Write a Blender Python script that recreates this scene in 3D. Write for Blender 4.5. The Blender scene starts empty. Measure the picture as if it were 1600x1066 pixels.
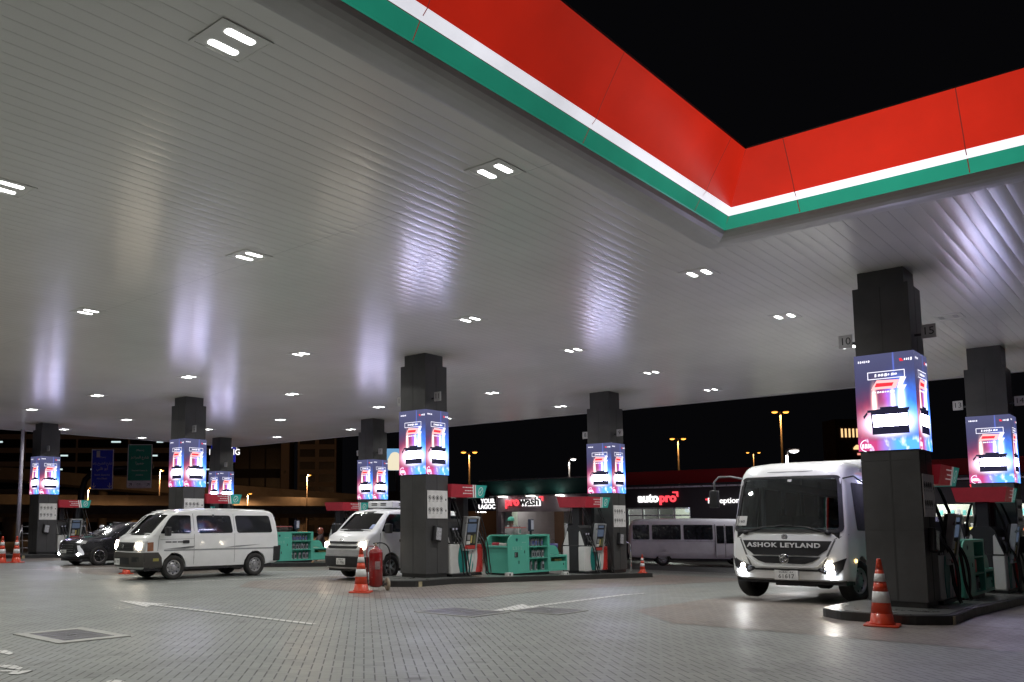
import bpy, bmesh, math, random
from mathutils import Vector, Matrix
R = math.radians
random.seed(7)
S = bpy.context.scene
C = S.collection
# ---------------------------------------------------------------- camera
F_PX, CX, CY, PITCH, HEAD, EYE = 1353.0, 612.0, 672.0, math.atan(143/1353), R(43.2), 1.6
fwd = Vector((math.cos(HEAD)*math.cos(PITCH), math.sin(HEAD)*math.cos(PITCH), math.sin(PITCH)))
rgt = Vector((math.sin(HEAD), -math.cos(HEAD), 0)); upv = rgt.cross(fwd)
cam_d = bpy.data.cameras.new('camera'); cam = bpy.data.objects.new('camera', cam_d); C.objects.link(cam)
cam.matrix_world = Matrix(((rgt.x, upv.x, -fwd.x, 0), (rgt.y, upv.y, -fwd.y, 0), (rgt.z, upv.z, -fwd.z, EYE), (0, 0, 0, 1)))
cam_d.sensor_width = 36; cam_d.lens = F_PX/1600*36
cam_d.shift_x = (800-CX)/1600; cam_d.shift_y = (CY-533)/1600
cam_d.clip_end = 2000; S.camera = cam
# ---------------------------------------------------------------- night sky, exposure
W = bpy.data.worlds.new('World'); S.world = W; W.use_nodes = True
W.node_tree.nodes['Background'].inputs[0].default_value = (0.30, 0.30, 0.38, 1)
W.node_tree.nodes['Background'].inputs[1].default_value = 0.006
S.view_settings.view_transform = 'Standard'; S.view_settings.look = 'None'
S.view_settings.exposure = 0.0; S.view_settings.gamma = 1
S.cycles.use_denoising = True; S.cycles.adaptive_threshold = 0.004; S.cycles.max_bounces = 8; S.cycles.transparent_max_bounces = 12
S.cycles.sample_clamp_indirect = 6.0
LAMP = 432.0      # radiance of a canopy lamp lens

def at(px, py, depth):
    d = fwd + rgt*((px-CX)/F_PX) + upv*((CY-py)/F_PX)
    return Vector((0, 0, EYE)) + d*depth
def gz(x):
    return -0.03*min(max(x-17.5, 0), 32)
ZC = 6.05
# ---------------------------------------------------------------- materials
def lin(c): return tuple((v/12.92 if v <= .04045 else ((v+.055)/1.055)**2.4) for v in c)
class NT:
    def __init__(s, name):
        s.m = bpy.data.materials.new(name); s.m.use_nodes = True
        s.t = s.m.node_tree; s.b = s.t.nodes['Principled BSDF']; s.out = s.t.nodes['Material Output']
    def n(s, ty, **k):
        nd = s.t.nodes.new(ty)
        for a, v in k.items(): setattr(nd, a, v)
        return nd
    def l(s, a, b): s.t.links.new(a, b)
    def math(s, op, a, b=None, c=None, clamp=False):
        nd = s.n('ShaderNodeMath', operation=op); nd.use_clamp = clamp
        for i, v in enumerate((a, b, c)):
            if v is None: continue
            if isinstance(v, (int, float)): nd.inputs[i].default_value = v
            else: s.l(v, nd.inputs[i])
        return nd.outputs[0]
    def mix(s, f, a, b, mode='MIX'):
        nd = s.n('ShaderNodeMix', data_type='RGBA', blend_type=mode)
        for i, v in ((0, f), (6, a), (7, b)):
            if isinstance(v, (int, float)): nd.inputs[i].default_value = v
            elif isinstance(v, tuple): nd.inputs[i].default_value = (*v[:3], 1)
            else: s.l(v, nd.inputs[i])
        return nd.outputs[2]
    def noise(s, scale, detail=4, vec=None, rough=.6):
        nd = s.n('ShaderNodeTexNoise'); nd.inputs['Scale'].default_value = scale
        nd.inputs['Detail'].default_value = detail; nd.inputs['Roughness'].default_value = rough
        if vec is None:
            g = s.n('ShaderNodeTexCoord'); vec = g.outputs['Object']
        s.l(vec, nd.inputs['Vector']); return nd.outputs['Fac']
    def ramp(s, f, a, b, lo=0., hi=1.):
        nd = s.n('ShaderNodeMapRange'); nd.inputs[1].default_value = a; nd.inputs[2].default_value = b
        nd.inputs[3].default_value = lo; nd.inputs[4].default_value = hi; s.l(f, nd.inputs[0]); return nd.outputs[0]
    def bump(s, h, strength=.3, dist=.01):
        nd = s.n('ShaderNodeBump'); nd.inputs['Strength'].default_value = strength; nd.inputs['Distance'].default_value = dist
        s.l(h, nd.inputs['Height']); s.l(nd.outputs[0], s.b.inputs['Normal'])
_mats = {}
def mat(name, col, rough=.5, metal=0., var=.12, scale=6., dirt=0., spec=.5, coat=0., emis=None, es=0., bump=0., bscale=40.):
    if name in _mats: return _mats[name]
    t = NT(name); b = t.b
    b.inputs['Metallic'].default_value = metal; b.inputs['Specular IOR Level'].default_value = spec
    b.inputs['Coat Weight'].default_value = coat; b.inputs['Coat Roughness'].default_value = .08
    f = t.noise(scale, 5)
    lo = tuple(c*(1-var) for c in col); hi = tuple(min(1, c*(1+var)) for c in col)
    c = t.mix(t.ramp(f, .3, .7), lo, hi)
    if dirt:
        g = t.noise(scale*.35, 8, rough=.7)
        c = t.mix(t.ramp(g, .45, .75, 0, dirt), c, (.05, .045, .04))
    t.l(c, b.inputs['Base Color'])
    t.l(t.ramp(f, .3, .7, max(rough-.06, .02), min(rough+.08, 1)), b.inputs['Roughness'])
    if bump: t.bump(t.noise(bscale, 4), bump, .01)
    if emis: b.inputs['Emission Color'].default_value = (*emis, 1); b.inputs['Emission Strength'].default_value = es
    _mats[name] = t.m; return t.m
def glow(name, col, s, base=(.02, .02, .02), sample=False):
    m = mat(name, base, .4, emis=col, es=s)
    if not sample: m.cycles.emission_sampling = 'NONE'
    return m

WHITE = mat('van_white_paint', (.83, .84, .83), .37, coat=.5, dirt=.08, var=.03, scale=2.5)
BUSW = mat('bus_white_paint', (.90, .91, .90), .37, coat=.6, dirt=.08, var=.03, scale=2)
LILAC = mat('minibus_paint', (.90, .87, .93), .40, coat=.3, dirt=.12, var=.05, scale=2)
GREYC = mat('dark_grey_car_paint', (.045, .045, .05), .22, metal=.5, coat=1, var=.1)
BLACKP = mat('black_plastic', (.018, .018, .02), .5, var=.25, scale=9, bump=.1)
BUMPER = mat('grey_bumper_plastic', (.055, .05, .045), .55, var=.15, dirt=.2)
SILV = mat('silver_trim', (.55, .56, .57), .3, metal=.6, dirt=.1)
CHROME = mat('chrome', (.8, .8, .8), .12, metal=1, var=.03)
RUBBER = mat('tyre_rubber', (.022, .021, .02), .75, var=.2, bump=.3, bscale=60)
STEEL = mat('steel_rim', (.42, .42, .43), .35, metal=.7, dirt=.35)
DKMET = mat('dark_metal', (.05, .05, .055), .4, metal=.4)
PLATE = mat('number_plate', (.7, .7, .68), .4)
INK = mat('black_ink', (.01, .01, .012), .5)
TEXTW = mat('white_lettering', (.75, .75, .75), .45)
COLM = mat('column_cladding', (.070, .069, .070), .40, var=.22, scale=1.1, dirt=.45, bump=.06)
KERB = mat('black_kerb_paint', (.03, .03, .03), .38, var=.25, dirt=.3, bump=.15)
ISLT = mat('island_concrete', (.13, .135, .13), .3, var=.25, scale=3, dirt=.4)
TEAL = mat('teal_painted_steel', lin((.36, .72, .64)), .38, coat=.2, var=.06, scale=3, dirt=.08)
TEALD = mat('teal_panel', lin((.12, .52, .50)), .35, var=.05)
PUMPW = mat('pump_white_panel', (.68, .68, .66), .35, var=.04, dirt=.1)
PUMPR = mat('pump_red_panel', (.52, .035, .03), .3, coat=.4)
SIGNR = glow('canopy_sign_red', (.55, .03, .045), .10, (.40, .03, .05))
SIGNT = glow('canopy_sign_teal', (.03, .42, .36), .16, (.03, .34, .30))
ORANGE = mat('cone_orange', (.66, .06, .02), .35, var=.08, dirt=.15, coat=.2)
REFLW = mat('reflective_white', (.75, .75, .74), .35, var=.1, dirt=.15)
REDP = mat('extinguisher_red', (.26, .012, .014), .22, coat=.8)
BRASS = mat('worn_wheel', (.35, .30, .22), .6, var=.2)
SKIN = mat('skin', (.12, .06, .04), .5)
SHIRT = mat('grey_work_shirt', (.25, .26, .25), .8)
TROUS = mat('dark_trousers', (.03, .03, .04), .8)
CAPM = mat('teal_cap', lin((.35, .72, .62)), .7)
HAIR = mat('black_hair', (.01, .01, .01), .6)
SEATM = mat('seat_fabric', (.05, .05, .055), .8)
TRIM = mat('interior_trim', (.45, .45, .47), .7)
CURT = mat('cabin_pillar', (.60, .60, .62), .6)
HEADL = glow('headlamp_glow', (1, .86, .66), 60, sample=True)
HEADW = glow('white_lamp_glow', (.92, .96, 1), 60, sample=True)
LAMPC = mat('lamp_housing_clear', (.55, .55, .55), .12, coat=1)
AMBER = mat('amber_lens', (.30, .12, .06), .2, coat=1)
def glass_mat(name, tint, k=.05):
    t = NT(name); t.t.nodes.remove(t.b)
    tr = t.n('ShaderNodeBsdfTransparent'); tr.inputs[0].default_value = (*tint, 1)
    gl = t.n('ShaderNodeBsdfGlossy'); gl.inputs[1].default_value = .03
    fr = t.n('ShaderNodeFresnel'); fr.inputs[0].default_value = 1.5
    mx = t.n('ShaderNodeMixShader'); t.l(t.ramp(fr.outputs[0], 0, 1, k, 1), mx.inputs[0])
    t.l(tr.outputs[0], mx.inputs[1]); t.l(gl.outputs[0], mx.inputs[2]); t.l(mx.outputs[0], t.out.inputs[0])
    return t.m
GLASS = glass_mat('windscreen_glass', (.60, .65, .66), .035)
SHOPGL = glass_mat('shop_glass', (.85, .88, .88), .03)
DGLASS = mat('dark_window_glass', (.012, .014, .016), .05, var=.1, spec=.5)

# ---------------------------------------------------------------- mesh building
class MB:
    def __init__(s): s.bm = bmesh.new(); s.mats = []
    def mi(s, m):
        if m not in s.mats: s.mats.append(m)
        return s.mats.index(m)
    def face(s, pts, m, flip=False):
        vs = [s.bm.verts.new(p) for p in (reversed(pts) if flip else pts)]
        f = s.bm.faces.new(vs); f.material_index = s.mi(m); return f
    def grid(s, rows, m, closed=False, smooth=True):
        V = [[s.bm.verts.new(p) for p in r] for r in rows]; k = s.mi(m)
        for a, b in zip(V[:-1], V[1:]):
            n = len(a)
            for i in range(n if closed else n-1):
                j = (i+1) % n
                try: f = s.bm.faces.new((a[i], a[j], b[j], b[i])); f.material_index = k; f.smooth = smooth
                except ValueError: pass
        return V
    def box(s, lo, hi, m, bev=0., rot=None, org=None):
        r = bmesh.ops.create_cube(s.bm, size=1)
        vs = r['verts']; c = [(a+b)/2 for a, b in zip(lo, hi)]; d = [abs(b-a) for a, b in zip(lo, hi)]
        for v in vs: v.co = Vector((v.co.x*d[0]+c[0], v.co.y*d[1]+c[1], v.co.z*d[2]+c[2]))
        fs = {f for v in vs for f in v.link_faces}; k = s.mi(m)
        for f in fs: f.material_index = k
        if bev:
            es = list({e for v in vs for e in v.link_edges})
            rr = bmesh.ops.bevel(s.bm, geom=es, offset=min(bev, min(d)*.45), segments=2, affect='EDGES', profile=.7)
            vs = list({v for f in rr['faces'] for v in f.verts} | {v for v in vs if v.is_valid})
            for f in rr['faces']: f.material_index = k; f.smooth = True
        if rot is not None:
            o = Vector(org if org is not None else c)
            for v in vs: v.co = rot @ (v.co-o) + o
        return vs
    def prism(s, pts, axis, a, b, m, bev=0.):
        # pts 2-D polygon; axis 'x','y','z' the extrusion axis
        def P(u, v, w):
            return {'x': (w, u, v), 'y': (u, w, v), 'z': (u, v, w)}[axis]
        n = len(pts); A = [s.bm.verts.new(P(*p, a)) for p in pts]; B = [s.bm.verts.new(P(*p, b)) for p in pts]
        k = s.mi(m); fs = []
        fs.append(s.bm.faces.new(A)); fs.append(s.bm.faces.new(list(reversed(B))))
        for i in range(n): fs.append(s.bm.faces.new((A[i], B[i], B[(i+1) % n], A[(i+1) % n])))
        for f in fs: f.material_index = k
        bmesh.ops.recalc_face_normals(s.bm, faces=fs)
        if bev:
            es = list({e for f in fs[:2] for e in f.edges})
            rr = bmesh.ops.bevel(s.bm, geom=es, offset=bev, segments=2, affect='EDGES')
            for f in rr['faces']: f.material_index = k
        return A+B
    def tube(s, pts, r, m, n=8, caps=True):
        pts = [Vector(p) for p in pts]; rs = r if isinstance(r, (list, tuple)) else [r]*len(pts)
        up = Vector((0, 0, 1)); prev = None; rows = []
        for i, p in enumerate(pts):
            d = (pts[min(i+1, len(pts)-1)]-pts[max(i-1, 0)]).normalized()
            if prev is None:
                a = d.cross(up)
                if a.length < .01: a = d.cross(Vector((1, 0, 0)))
                a.normalize()
            else:
                a = prev - d*prev.dot(d); a.normalize()
            prev = a; b = d.cross(a)
            rows.append([p+(a*math.cos(t)+b*math.sin(t))*rs[i] for t in [2*math.pi*q/n for q in range(n)]])
        V = s.grid(rows, m, closed=True)
        if caps:
            for ring in (V[0], list(reversed(V[-1]))):
                try: f = s.bm.faces.new(ring); f.material_index = s.mi(m)
                except ValueError: pass
    def lathe(s, prof, m, org=(0, 0, 0), axis='z', n=24, caps=True):
        rows = []
        for r, h in prof:
            row = []
            for q in range(n):
                t = 2*math.pi*q/n; a, b = r*math.cos(t), r*math.sin(t)
                p = {'z': (a, b, h), 'x': (h, a, b), 'y': (a, h, b)}[axis]
                row.append(Vector(p)+Vector(org))
            rows.append(row)
        V = s.grid(rows, m, closed=True)
        for ring, (r, h) in ((V[0], prof[0]), (V[-1], prof[-1])):
            if r > 1e-4 and caps:
                try: f = s.bm.faces.new(ring); f.material_index = s.mi(m)
                except ValueError: pass
    def disc(s, c, r, nrm, m, th=.01, n=16):
        c = Vector(c); nrm = Vector(nrm).normalized(); s.tube([c, c+nrm*th], r, m, n)
    def build(s, name, parent=None, recalc=True, smooth_angle=None, loc=None):
        if recalc: bmesh.ops.recalc_face_normals(s.bm, faces=s.bm.faces[:])
        me = bpy.data.meshes.new(name); s.bm.to_mesh(me); s.bm.free()
        for m in s.mats: me.materials.append(m)
        o = bpy.data.objects.new(name, me); C.objects.link(o)
        if parent is not None: o.parent = parent
        if loc is not None: o.location = loc
        if smooth_angle:
            for p in me.polygons: p.use_smooth = True
            try: me.set_sharp_from_angle(angle=R(smooth_angle))
            except Exception: pass
        return o
def tag(o, label=None, cat=None, group=None, kind=None):
    if label: o['label'] = label
    if cat: o['category'] = cat
    if group: o['group'] = group
    if kind: o['kind'] = kind
    return o
def thing(name, label, cat, loc=(0, 0, 0), rz=0., group=None):
    o = bpy.data.objects.new(name, None); C.objects.link(o); o.location = loc; o.rotation_euler = (0, 0, rz)
    o.empty_display_size = .2
    return tag(o, label, cat, group)
def copy_tree(o, parent=None):
    c = o.copy(); C.objects.link(c); c.parent = parent
    for ch in list(o.children): copy_tree(ch, c)
    return c
def text(body, size, m, name, parent, mw, ext=.004, align='CENTER', spacing=1., shear=0., offset=0., xs=1.):
    cu = bpy.data.curves.new(name, 'FONT'); cu.body = body; cu.size = size; cu.extrude = ext
    cu.align_x = align; cu.align_y = 'CENTER'; cu.space_character = spacing; cu.shear = shear; cu.offset = offset
    cu.resolution_u = 3
    tmp = bpy.data.objects.new(name, cu)
    C.objects.link(tmp); dg = bpy.context.evaluated_depsgraph_get()
    me = bpy.data.meshes.new_from_object(tmp.evaluated_get(dg)); bpy.data.objects.remove(tmp)
    me.materials.clear(); me.materials.append(m)
    if xs != 1: me.transform(Matrix.Diagonal((xs, 1, 1, 1)))
    o = bpy.data.objects.new(name, me); C.objects.link(o)
    if parent is not None: o.parent = parent
    o.matrix_local = mw
    return o
def facing(nrm, pos, up=(0, 0, 1)):
    z = Vector(nrm).normalized(); x = Vector(up).cross(z).normalized(); y = z.cross(x)
    m = Matrix((x, y, z)).transposed().to_4x4(); m.translation = Vector(pos); return m
def rr(pts, r, n=5):
    out = []; N = len(pts)
    for i in range(N):
        p = Vector(pts[i]); a = Vector(pts[i-1])-p; b = Vector(pts[(i+1) % N])-p
        q = min(r, a.length*.48, b.length*.48); A = p+a.normalized()*q; B = p+b.normalized()*q
        for k in range(n+1):
            t = k/n; out.append(tuple(A*(1-t)**2+p*2*t*(1-t)+B*t*t))
    return out
def bez(p0, p1, p2, p3, n=14):
    p0, p1, p2, p3 = map(Vector, (p0, p1, p2, p3)); o = []
    for k in range(n+1):
        t = k/n; o.append(p0*(1-t)**3+p1*3*t*(1-t)**2+p2*3*t*t*(1-t)+p3*t**3)
    return o
# ================================================================ GROUND
def herring(name, c1, c2, joint, w=.115, rough=.42, ang=45., wet=.0):
    t = NT(name); g = t.n('ShaderNodeNewGeometry'); sp = t.n('ShaderNodeSeparateXYZ'); t.l(g.outputs['Position'], sp.inputs[0])
    x, y = sp.outputs[0], sp.outputs[1]; M = t.math
    ca, sa = math.cos(R(ang))/w, math.sin(R(ang))/w
    u = M('ADD', M('MULTIPLY', x, ca), M('MULTIPLY', y, sa)); v = M('SUBTRACT', M('MULTIPLY', y, ca), M('MULTIPLY', x, sa))
    i, j = M('FLOOR', u), M('FLOOR', v); fu, fv = M('SUBTRACT', u, i), M('SUBTRACT', v, j)
    k = M('FLOORED_MODULO', M('ADD', M('SUBTRACT', i, j), .25), 4)
    def isk(q): return M('COMPARE', k, q+.25, .3)
    k0, k1, k2, k3 = [isk(q) for q in range(4)]
    du = M('MINIMUM', M('ADD', fu, k1), M('ADD', M('SUBTRACT', 1, fu), k0)); dv = M('MINIMUM', M('ADD', fv, k2), M('ADD', M('SUBTRACT', 1, fv), k3))
    jt = M('MAXIMUM', t.ramp(du, .01, .05, .42, 0), t.ramp(dv, .03, .085, .95, 0))
    cb = t.n('ShaderNodeCombineXYZ'); t.l(M('SUBTRACT', i, k1), cb.inputs[0]); t.l(M('SUBTRACT', j, k2), cb.inputs[1])
    wn = t.n('ShaderNodeTexWhiteNoise', noise_dimensions='2D'); t.l(cb.outputs[0], wn.inputs[0])
    pos = g.outputs['Position']
    big = t.noise(.35, 6, pos, .65); mid = t.noise(2.2, 6, pos, .7); fine = t.noise(60, 3, pos)
    c = t.mix(wn.outputs['Value'], c1, c2)
    c = t.mix(t.ramp(big, .35, .7, 0, .5), c, tuple(q*.72 for q in c1))
    c = t.mix(t.ramp(mid, .55, .8, 0, .45), c, tuple(q*.5 for q in c1))
    c = t.mix(t.ramp(fine, .3, .7, 0, .22), c, tuple(q*.6 for q in c1))
    mp = t.n('ShaderNodeMapping'); mp.inputs['Scale'].default_value = (.10, 1.6, 1); t.l(pos, mp.inputs[0]); tr = t.noise(1.0, 5, mp.outputs[0], .6)
    c = t.mix(t.ramp(tr, .56, .72, 0, .42), c, tuple(q*.42 for q in c1))
    oil = t.noise(1.7, 2, pos, .4); c = t.mix(t.ramp(oil, .70, .76, 0, .6), c, (.03, .03, .03))
    spot = t.n('ShaderNodeTexVoronoi'); spot.inputs['Scale'].default_value = 1.1; t.l(pos, spot.inputs['Vector']); c = t.mix(t.ramp(spot.outputs['Distance'], .05, .09, .55, 0), c, (.03, .03, .028))
    c = t.mix(jt, c, joint)
    t.l(c, t.b.inputs['Base Color'])
    r = M('ADD', t.ramp(big, .3, .7, rough-.10, rough+.10), M('MULTIPLY', t.ramp(mid, .3, .8), .12)); t.l(r, t.b.inputs['Roughness'])
    t.b.inputs['Specular IOR Level'].default_value = .5
    h = M('SUBTRACT', M('MULTIPLY', fine, .15), jt); h = M('ADD', h, M('MULTIPLY', wn.outputs['Value'], .25))
    t.bump(h, .55, .006); return t.m
PAVE = herring('grey_block_paving', lin((.525, .54, .525)), lin((.55, .565, .55)), (.02, .02, .019))
PAVER = herring('red_block_paving', lin((.515, .485, .46)), lin((.555, .525, .495)), (.03, .022, .02), rough=.36)
def asphalt(name, col, rough=.6):
    t = NT(name); g = t.n('ShaderNodeNewGeometry'); p = g.outputs['Position']
    a = t.noise(.25, 6, p); b = t.noise(45, 3, p); m = t.noise(1.6, 5, p)
    c = t.mix(t.ramp(a, .3, .7), tuple(q*.75 for q in col), tuple(q*1.25 for q in col))
    c = t.mix(t.ramp(m, .55, .75, 0, .4), c, tuple(q*.5 for q in col)); c = t.mix(t.ramp(b, .3, .7, 0, .4), c, tuple(q*.4 for q in col))
    t.l(c, t.b.inputs['Base Color']); t.l(t.ramp(a, .3, .7, rough-.1, rough+.1), t.b.inputs['Roughness']); t.bump(b, .4, .004); return t.m
ASPH = asphalt('road_asphalt', (.06, .058, .056)); SLAB = asphalt('forecourt_concrete', lin((.44, .43, .42)), .42)
PAINT = herring('road_paint_white', (.66, .66, .64), (.72, .72, .70), (.03, .03, .03), rough=.5)
XS = [-400, -60, 0, 10, 17.5]+[17.5+4*k for k in range(1, 8)]+[49.5, 80, 400]
def sheet(name, x0, x1, y0, y1, dz, m, kind='structure'):
    xs = sorted({x0, x1} | {x for x in XS if x0 < x < x1}); b = MB()
    b.grid([[(x, y0, gz(x)+dz), (x, y1, gz(x)+dz)] for x in xs], m, smooth=False)
    return tag(b.build(name, recalc=False), kind=kind)
def poly_sheet(name, pts, dz, m, kind='structure', parent=None, th=0):
    b = MB(); b.face([(x, y, 0) for x, y in pts], m)
    for x in XS:
        if min(p[0] for p in pts) < x < max(p[0] for p in pts):
            bmesh.ops.bisect_plane(b.bm, geom=b.bm.verts[:]+b.bm.edges[:]+b.bm.faces[:], plane_co=(x, 0, 0), plane_no=(1, 0, 0))
    for v in b.bm.verts: v.co.z = gz(v.co.x)+dz
    bmesh.ops.recalc_face_normals(b.bm, faces=b.bm.faces[:])
    for f in b.bm.faces:
        if f.normal.z < 0: f.normal_flip()
    o = b.build(name, parent, recalc=False)
    return tag(o, kind=kind) if kind else o
sheet('ground', -400, 400, -400, 400, -.012, ASPH)
sheet('paved_forecourt', -30, 37, -30, 48, 0, PAVE)
ROWY = [3.5, 14.75, 26.2, 38.1]; XC1 = [16.8, 17.0, 17.2, 17.5]; XC2 = [26.2, 26.4, 26.5, 27.0]; YC2 = [3.45, 14.6, 26.0, 37.8]
for y in ROWY:
    poly_sheet('paved_band', [(13.2, y-2.0), (14.6, y-3.4), (31, y-3.4), (31, y+4.2), (14.6, y+4.2), (13.2, y+2.8)], .004, PAVER)
def paint(name, pts, label, cat='road marking', group=None, dz=.009):
    return tag(poly_sheet(name, pts, dz, PAINT, kind=None), label, cat, group)
paint('direction_arrow', [(9.2, 16.3), (8.86, 14.6), (9.13, 14.9), (9.14, 10.3), (9.26, 10.3), (9.27, 14.9), (9.54, 14.6)],
      'thin white arrow painted on the paving, pointing left in front of the minivans', 'arrow')
paint('direction_arrow', [(12.55, 9.45), (14.2, 9.85), (13.9, 9.5), (18.4, 9.5), (18.4, 9.38), (13.9, 9.36), (14.2, 9.0)],
      'white arrow painted beside the two dark drain covers, pointing away from the bus', 'arrow')
paint('lane_line', [(12.8, 20.1), (12.8, 19.98), (20, 18.6), (20, 18.72)], 'thin white line painted on the paving beside the white minivan wheels', 'line')
paint('lane_line', [(12.5, 29.0), (12.5, 28.75), (16.5, 26.9), (16.5, 27.1)], 'white line painted on the paving in front of the dark grey car', 'line')
# worn letter strokes at the lower left
for st, lb in (([(0, 1017), (10, 1017), (22, 1022), (14, 1024), (0, 1021)], 'topmost white letter stroke painted at the lower left corner'), ([(0, 1040), (22, 1040), (36, 1044), (30, 1048), (0, 1043.5)], 'upper stroke of the white painted letter pair at the left edge'), ([(0, 1048.5), (20, 1048.5), (38, 1049), (55, 1048), (40, 1052), (28, 1055), (12, 1054), (20, 1050.5), (0, 1050.5)], 'longer lower stroke of the white painted letter pair at the left edge'),
           ([(165, 1066), (178, 1063), (190, 1064.5), (205, 1072), (190, 1080), (176, 1072)], 'white painted letter stroke cut by the bottom edge of the picture')):
    ps = []; b = MB()
    for q in st:
        d = at(q[0], q[1], 1)-Vector((0, 0, EYE)); p = Vector((0, 0, EYE))+d*(-EYE/d.z); ps.append((p.x, p.y, .008))
    f = b.face(ps, PAINT); f.normal_update()
    if f.normal.z < 0: f.normal_flip()
    tag(b.build('painted_letter', recalc=False), lb, 'road marking', 'worn white letters painted on the paving')
def manhole(x0, x1, y0, y1, label, rim=.16):
    b = MB(); m = mat('drain_frame_concrete', (.36, .36, .34), .55, dirt=.3, bump=.2)
    for lo, hi in (((x0, y0), (x1, y0+rim)), ((x0, y1-rim), (x1, y1)), ((x0, y0+rim), (x0+rim, y1-rim)), ((x1-rim, y0+rim), (x1, y1-rim))):
        b.box((*lo, -.02), (*hi, .016), m)
    o = b.build('drain_cover'); tag(o, label, 'drain cover', 'drain covers in the paving')
    b = MB(); k = mat('cast_iron_cover', (.14, .14, .145), .4, metal=.4, dirt=.3, bump=.4, bscale=90)
    b.box((x0+rim, y0+rim, -.02), (x1-rim, y1-rim, .012), k)
    for q in range(5):
        yy = y0+rim+(y1-y0-2*rim)*(q+.5)/5; b.box((x0+rim+.03, yy-.004, .0), (x1-rim-.03, yy+.004, .0135), k)
    b.box(((x0+x1)/2-.05, (y0+y1)/2-.02, 0), ((x0+x1)/2+.05, (y0+y1)/2+.02, .019), STEEL); b.build('metal_lid', o)
manhole(5.45, 6.5, 11.1, 12.5, 'square drain cover with pale concrete rim near the painted letters')
manhole(11.65, 12.75, 9.1, 10.4, 'larger dark drain cover in the middle, just before the arrow tip', .05)
manhole(12.95, 13.95, 8.25, 9.25, 'smaller dark drain cover touching the shaft of the second arrow', .04)

# ================================================================ CANOPY
t = NT('ceiling_panel_paint'); b_ = t.b
f = t.noise(.5, 5, rough=.6); b_.inputs['Specular IOR Level'].default_value = 1.0
t.l(t.mix(t.ramp(f, .35, .7), (.93, .91, .88), (.85, .83, .80)), b_.inputs['Base Color'])
t.l(t.ramp(t.noise(1.3, 4), 0., 1., .215, .255), b_.inputs['Roughness']); b_.inputs['IOR'].default_value = 1.9
CEIL = t.m
GAP = mat('panel_gap_dark', (.05, .05, .05), .7); GAPC = mat('panel_gap_grey', (.25, .245, .24), .7)
TRIMG = mat('grey_metal_trim', (.62, .61, .60), .37, metal=0., coat=.0, var=.06, scale=2)
can = thing('station_canopy', 'huge flat canopy roof of white ceiling panels edged with glowing red, white and green bands', 'canopy', (0, 0, 0))
b = MB(); X0, X1, XK, YK, Y0, Y1 = -16, 31.3, 13.66, 5.66, -14, 42.2
pw = .20; k = 0; y = YK-math.ceil((YK-Y0)/pw)*pw
while y < Y1-.01:
    ya, yb = y+.0022, min(y+pw, Y1)-.0022
    segs = [-16, -5, 8.95, 22.3, 31.3] if y > YK-.01 else [XK, 22.3, 31.3]
    for xa, xb in zip(segs[:-1], segs[1:]):
        xa += .003; xb -= .003
        if y > YK-.01 or True:
            yy = [(ya, .0026), (ya+.001, .0004)]+[(ya+(yb-ya)*q/6, -.0026*(1-(2*q/6-1)**2)) for q in range(0, 7)]+[(yb-.001, .0004), (yb, .0026)]
            dz = random.uniform(-.0002, .0002)
            b.grid([[(xx, p, ZC+h+dz) for p, h in yy] for xx in (xa, xb)], CEIL)
    y += pw
o = b.build('ceiling_panels', can, recalc=False, smooth_angle=6)
b = MB(); b.prism([(X0, YK), (XK, YK), (XK, Y0), (X1, Y0), (X1, Y1), (X0, Y1)], 'z', ZC+.0032, ZC+.9, GAPC); b.build('roof_deck', can)
# fascia swept round the whole outline (outward offset, height)
OUT = [(X0, YK), (XK, YK), (XK, Y0), (X1, Y0), (X1, Y1), (X0, Y1)]
def sweep(name, prof, m, closed=True):
    bb = MB(); n = len(OUT); rows = []
    for (d, z) in prof:
        row = []
        for i in range(n):
            p = Vector(OUT[i]); a = (p-Vector(OUT[i-1])).normalized(); c = (Vector(OUT[(i+1) % n])-p).normalized()
            na = Vector((a.y, -a.x)); nc = Vector((c.y, -c.x))
            q = p+(na+nc)*(d/(1+na.dot(nc))); row.append((q.x, q.y, z))
        rows.append(row)
    bb.grid(rows, m, closed=True, smooth=False); return bb.build(name, can, recalc=False)
sweep('edge_trim', [(.0, ZC+.0), (.006, ZC-.012), (.05, ZC-.016), (.18, ZC-.014), (.26, ZC-.004), (.33, ZC+.022), (.385, ZC+.06), (.415, ZC+.10), (.425, ZC+.125)], TRIMG)
def band(name, col, s, base):
    q = NT(name); g = q.n('ShaderNodeNewGeometry'); n1 = q.noise(.16, 3, g.outputs['Position']); n2 = q.noise(2.5, 4, g.outputs['Position'])
    q.b.inputs['Base Color'].default_value = (*base, 1); q.b.inputs['Roughness'].default_value = .3
    q.b.inputs['Emission Color'].default_value = (*col, 1)
    st = q.math('MULTIPLY', q.ramp(n1, .3, .7, s*.50, s*1.18), q.ramp(n2, .3, .7, .94, 1.06)); q.l(st, q.b.inputs['Emission Strength']); q.m.cycles.emission_sampling = 'NONE'; return q.m
GB = sweep('green_band', [(.418, ZC+.11), (.435, ZC+.125), (.525, ZC+.285)], band('lit_green_acrylic', lin((.14, .55, .45)), .95, (.01, .12, .08)))
WB = sweep('white_band', [(.540, ZC+.282), (.552, ZC+.29), (.622, ZC+.375), (.615, ZC+.382)], band('lit_white_acrylic', (.92, .92, 1.), 1.2, (.6, .6, .6)))
RB = sweep('red_band', [(.612, ZC+.38), (.70, ZC+.53), (.83, ZC+.75), (.95, ZC+.95), (1.02, ZC+1.07)], band('lit_red_acrylic', lin((.765, .150, .085)), .96, (.3, .01, .01)))
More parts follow.
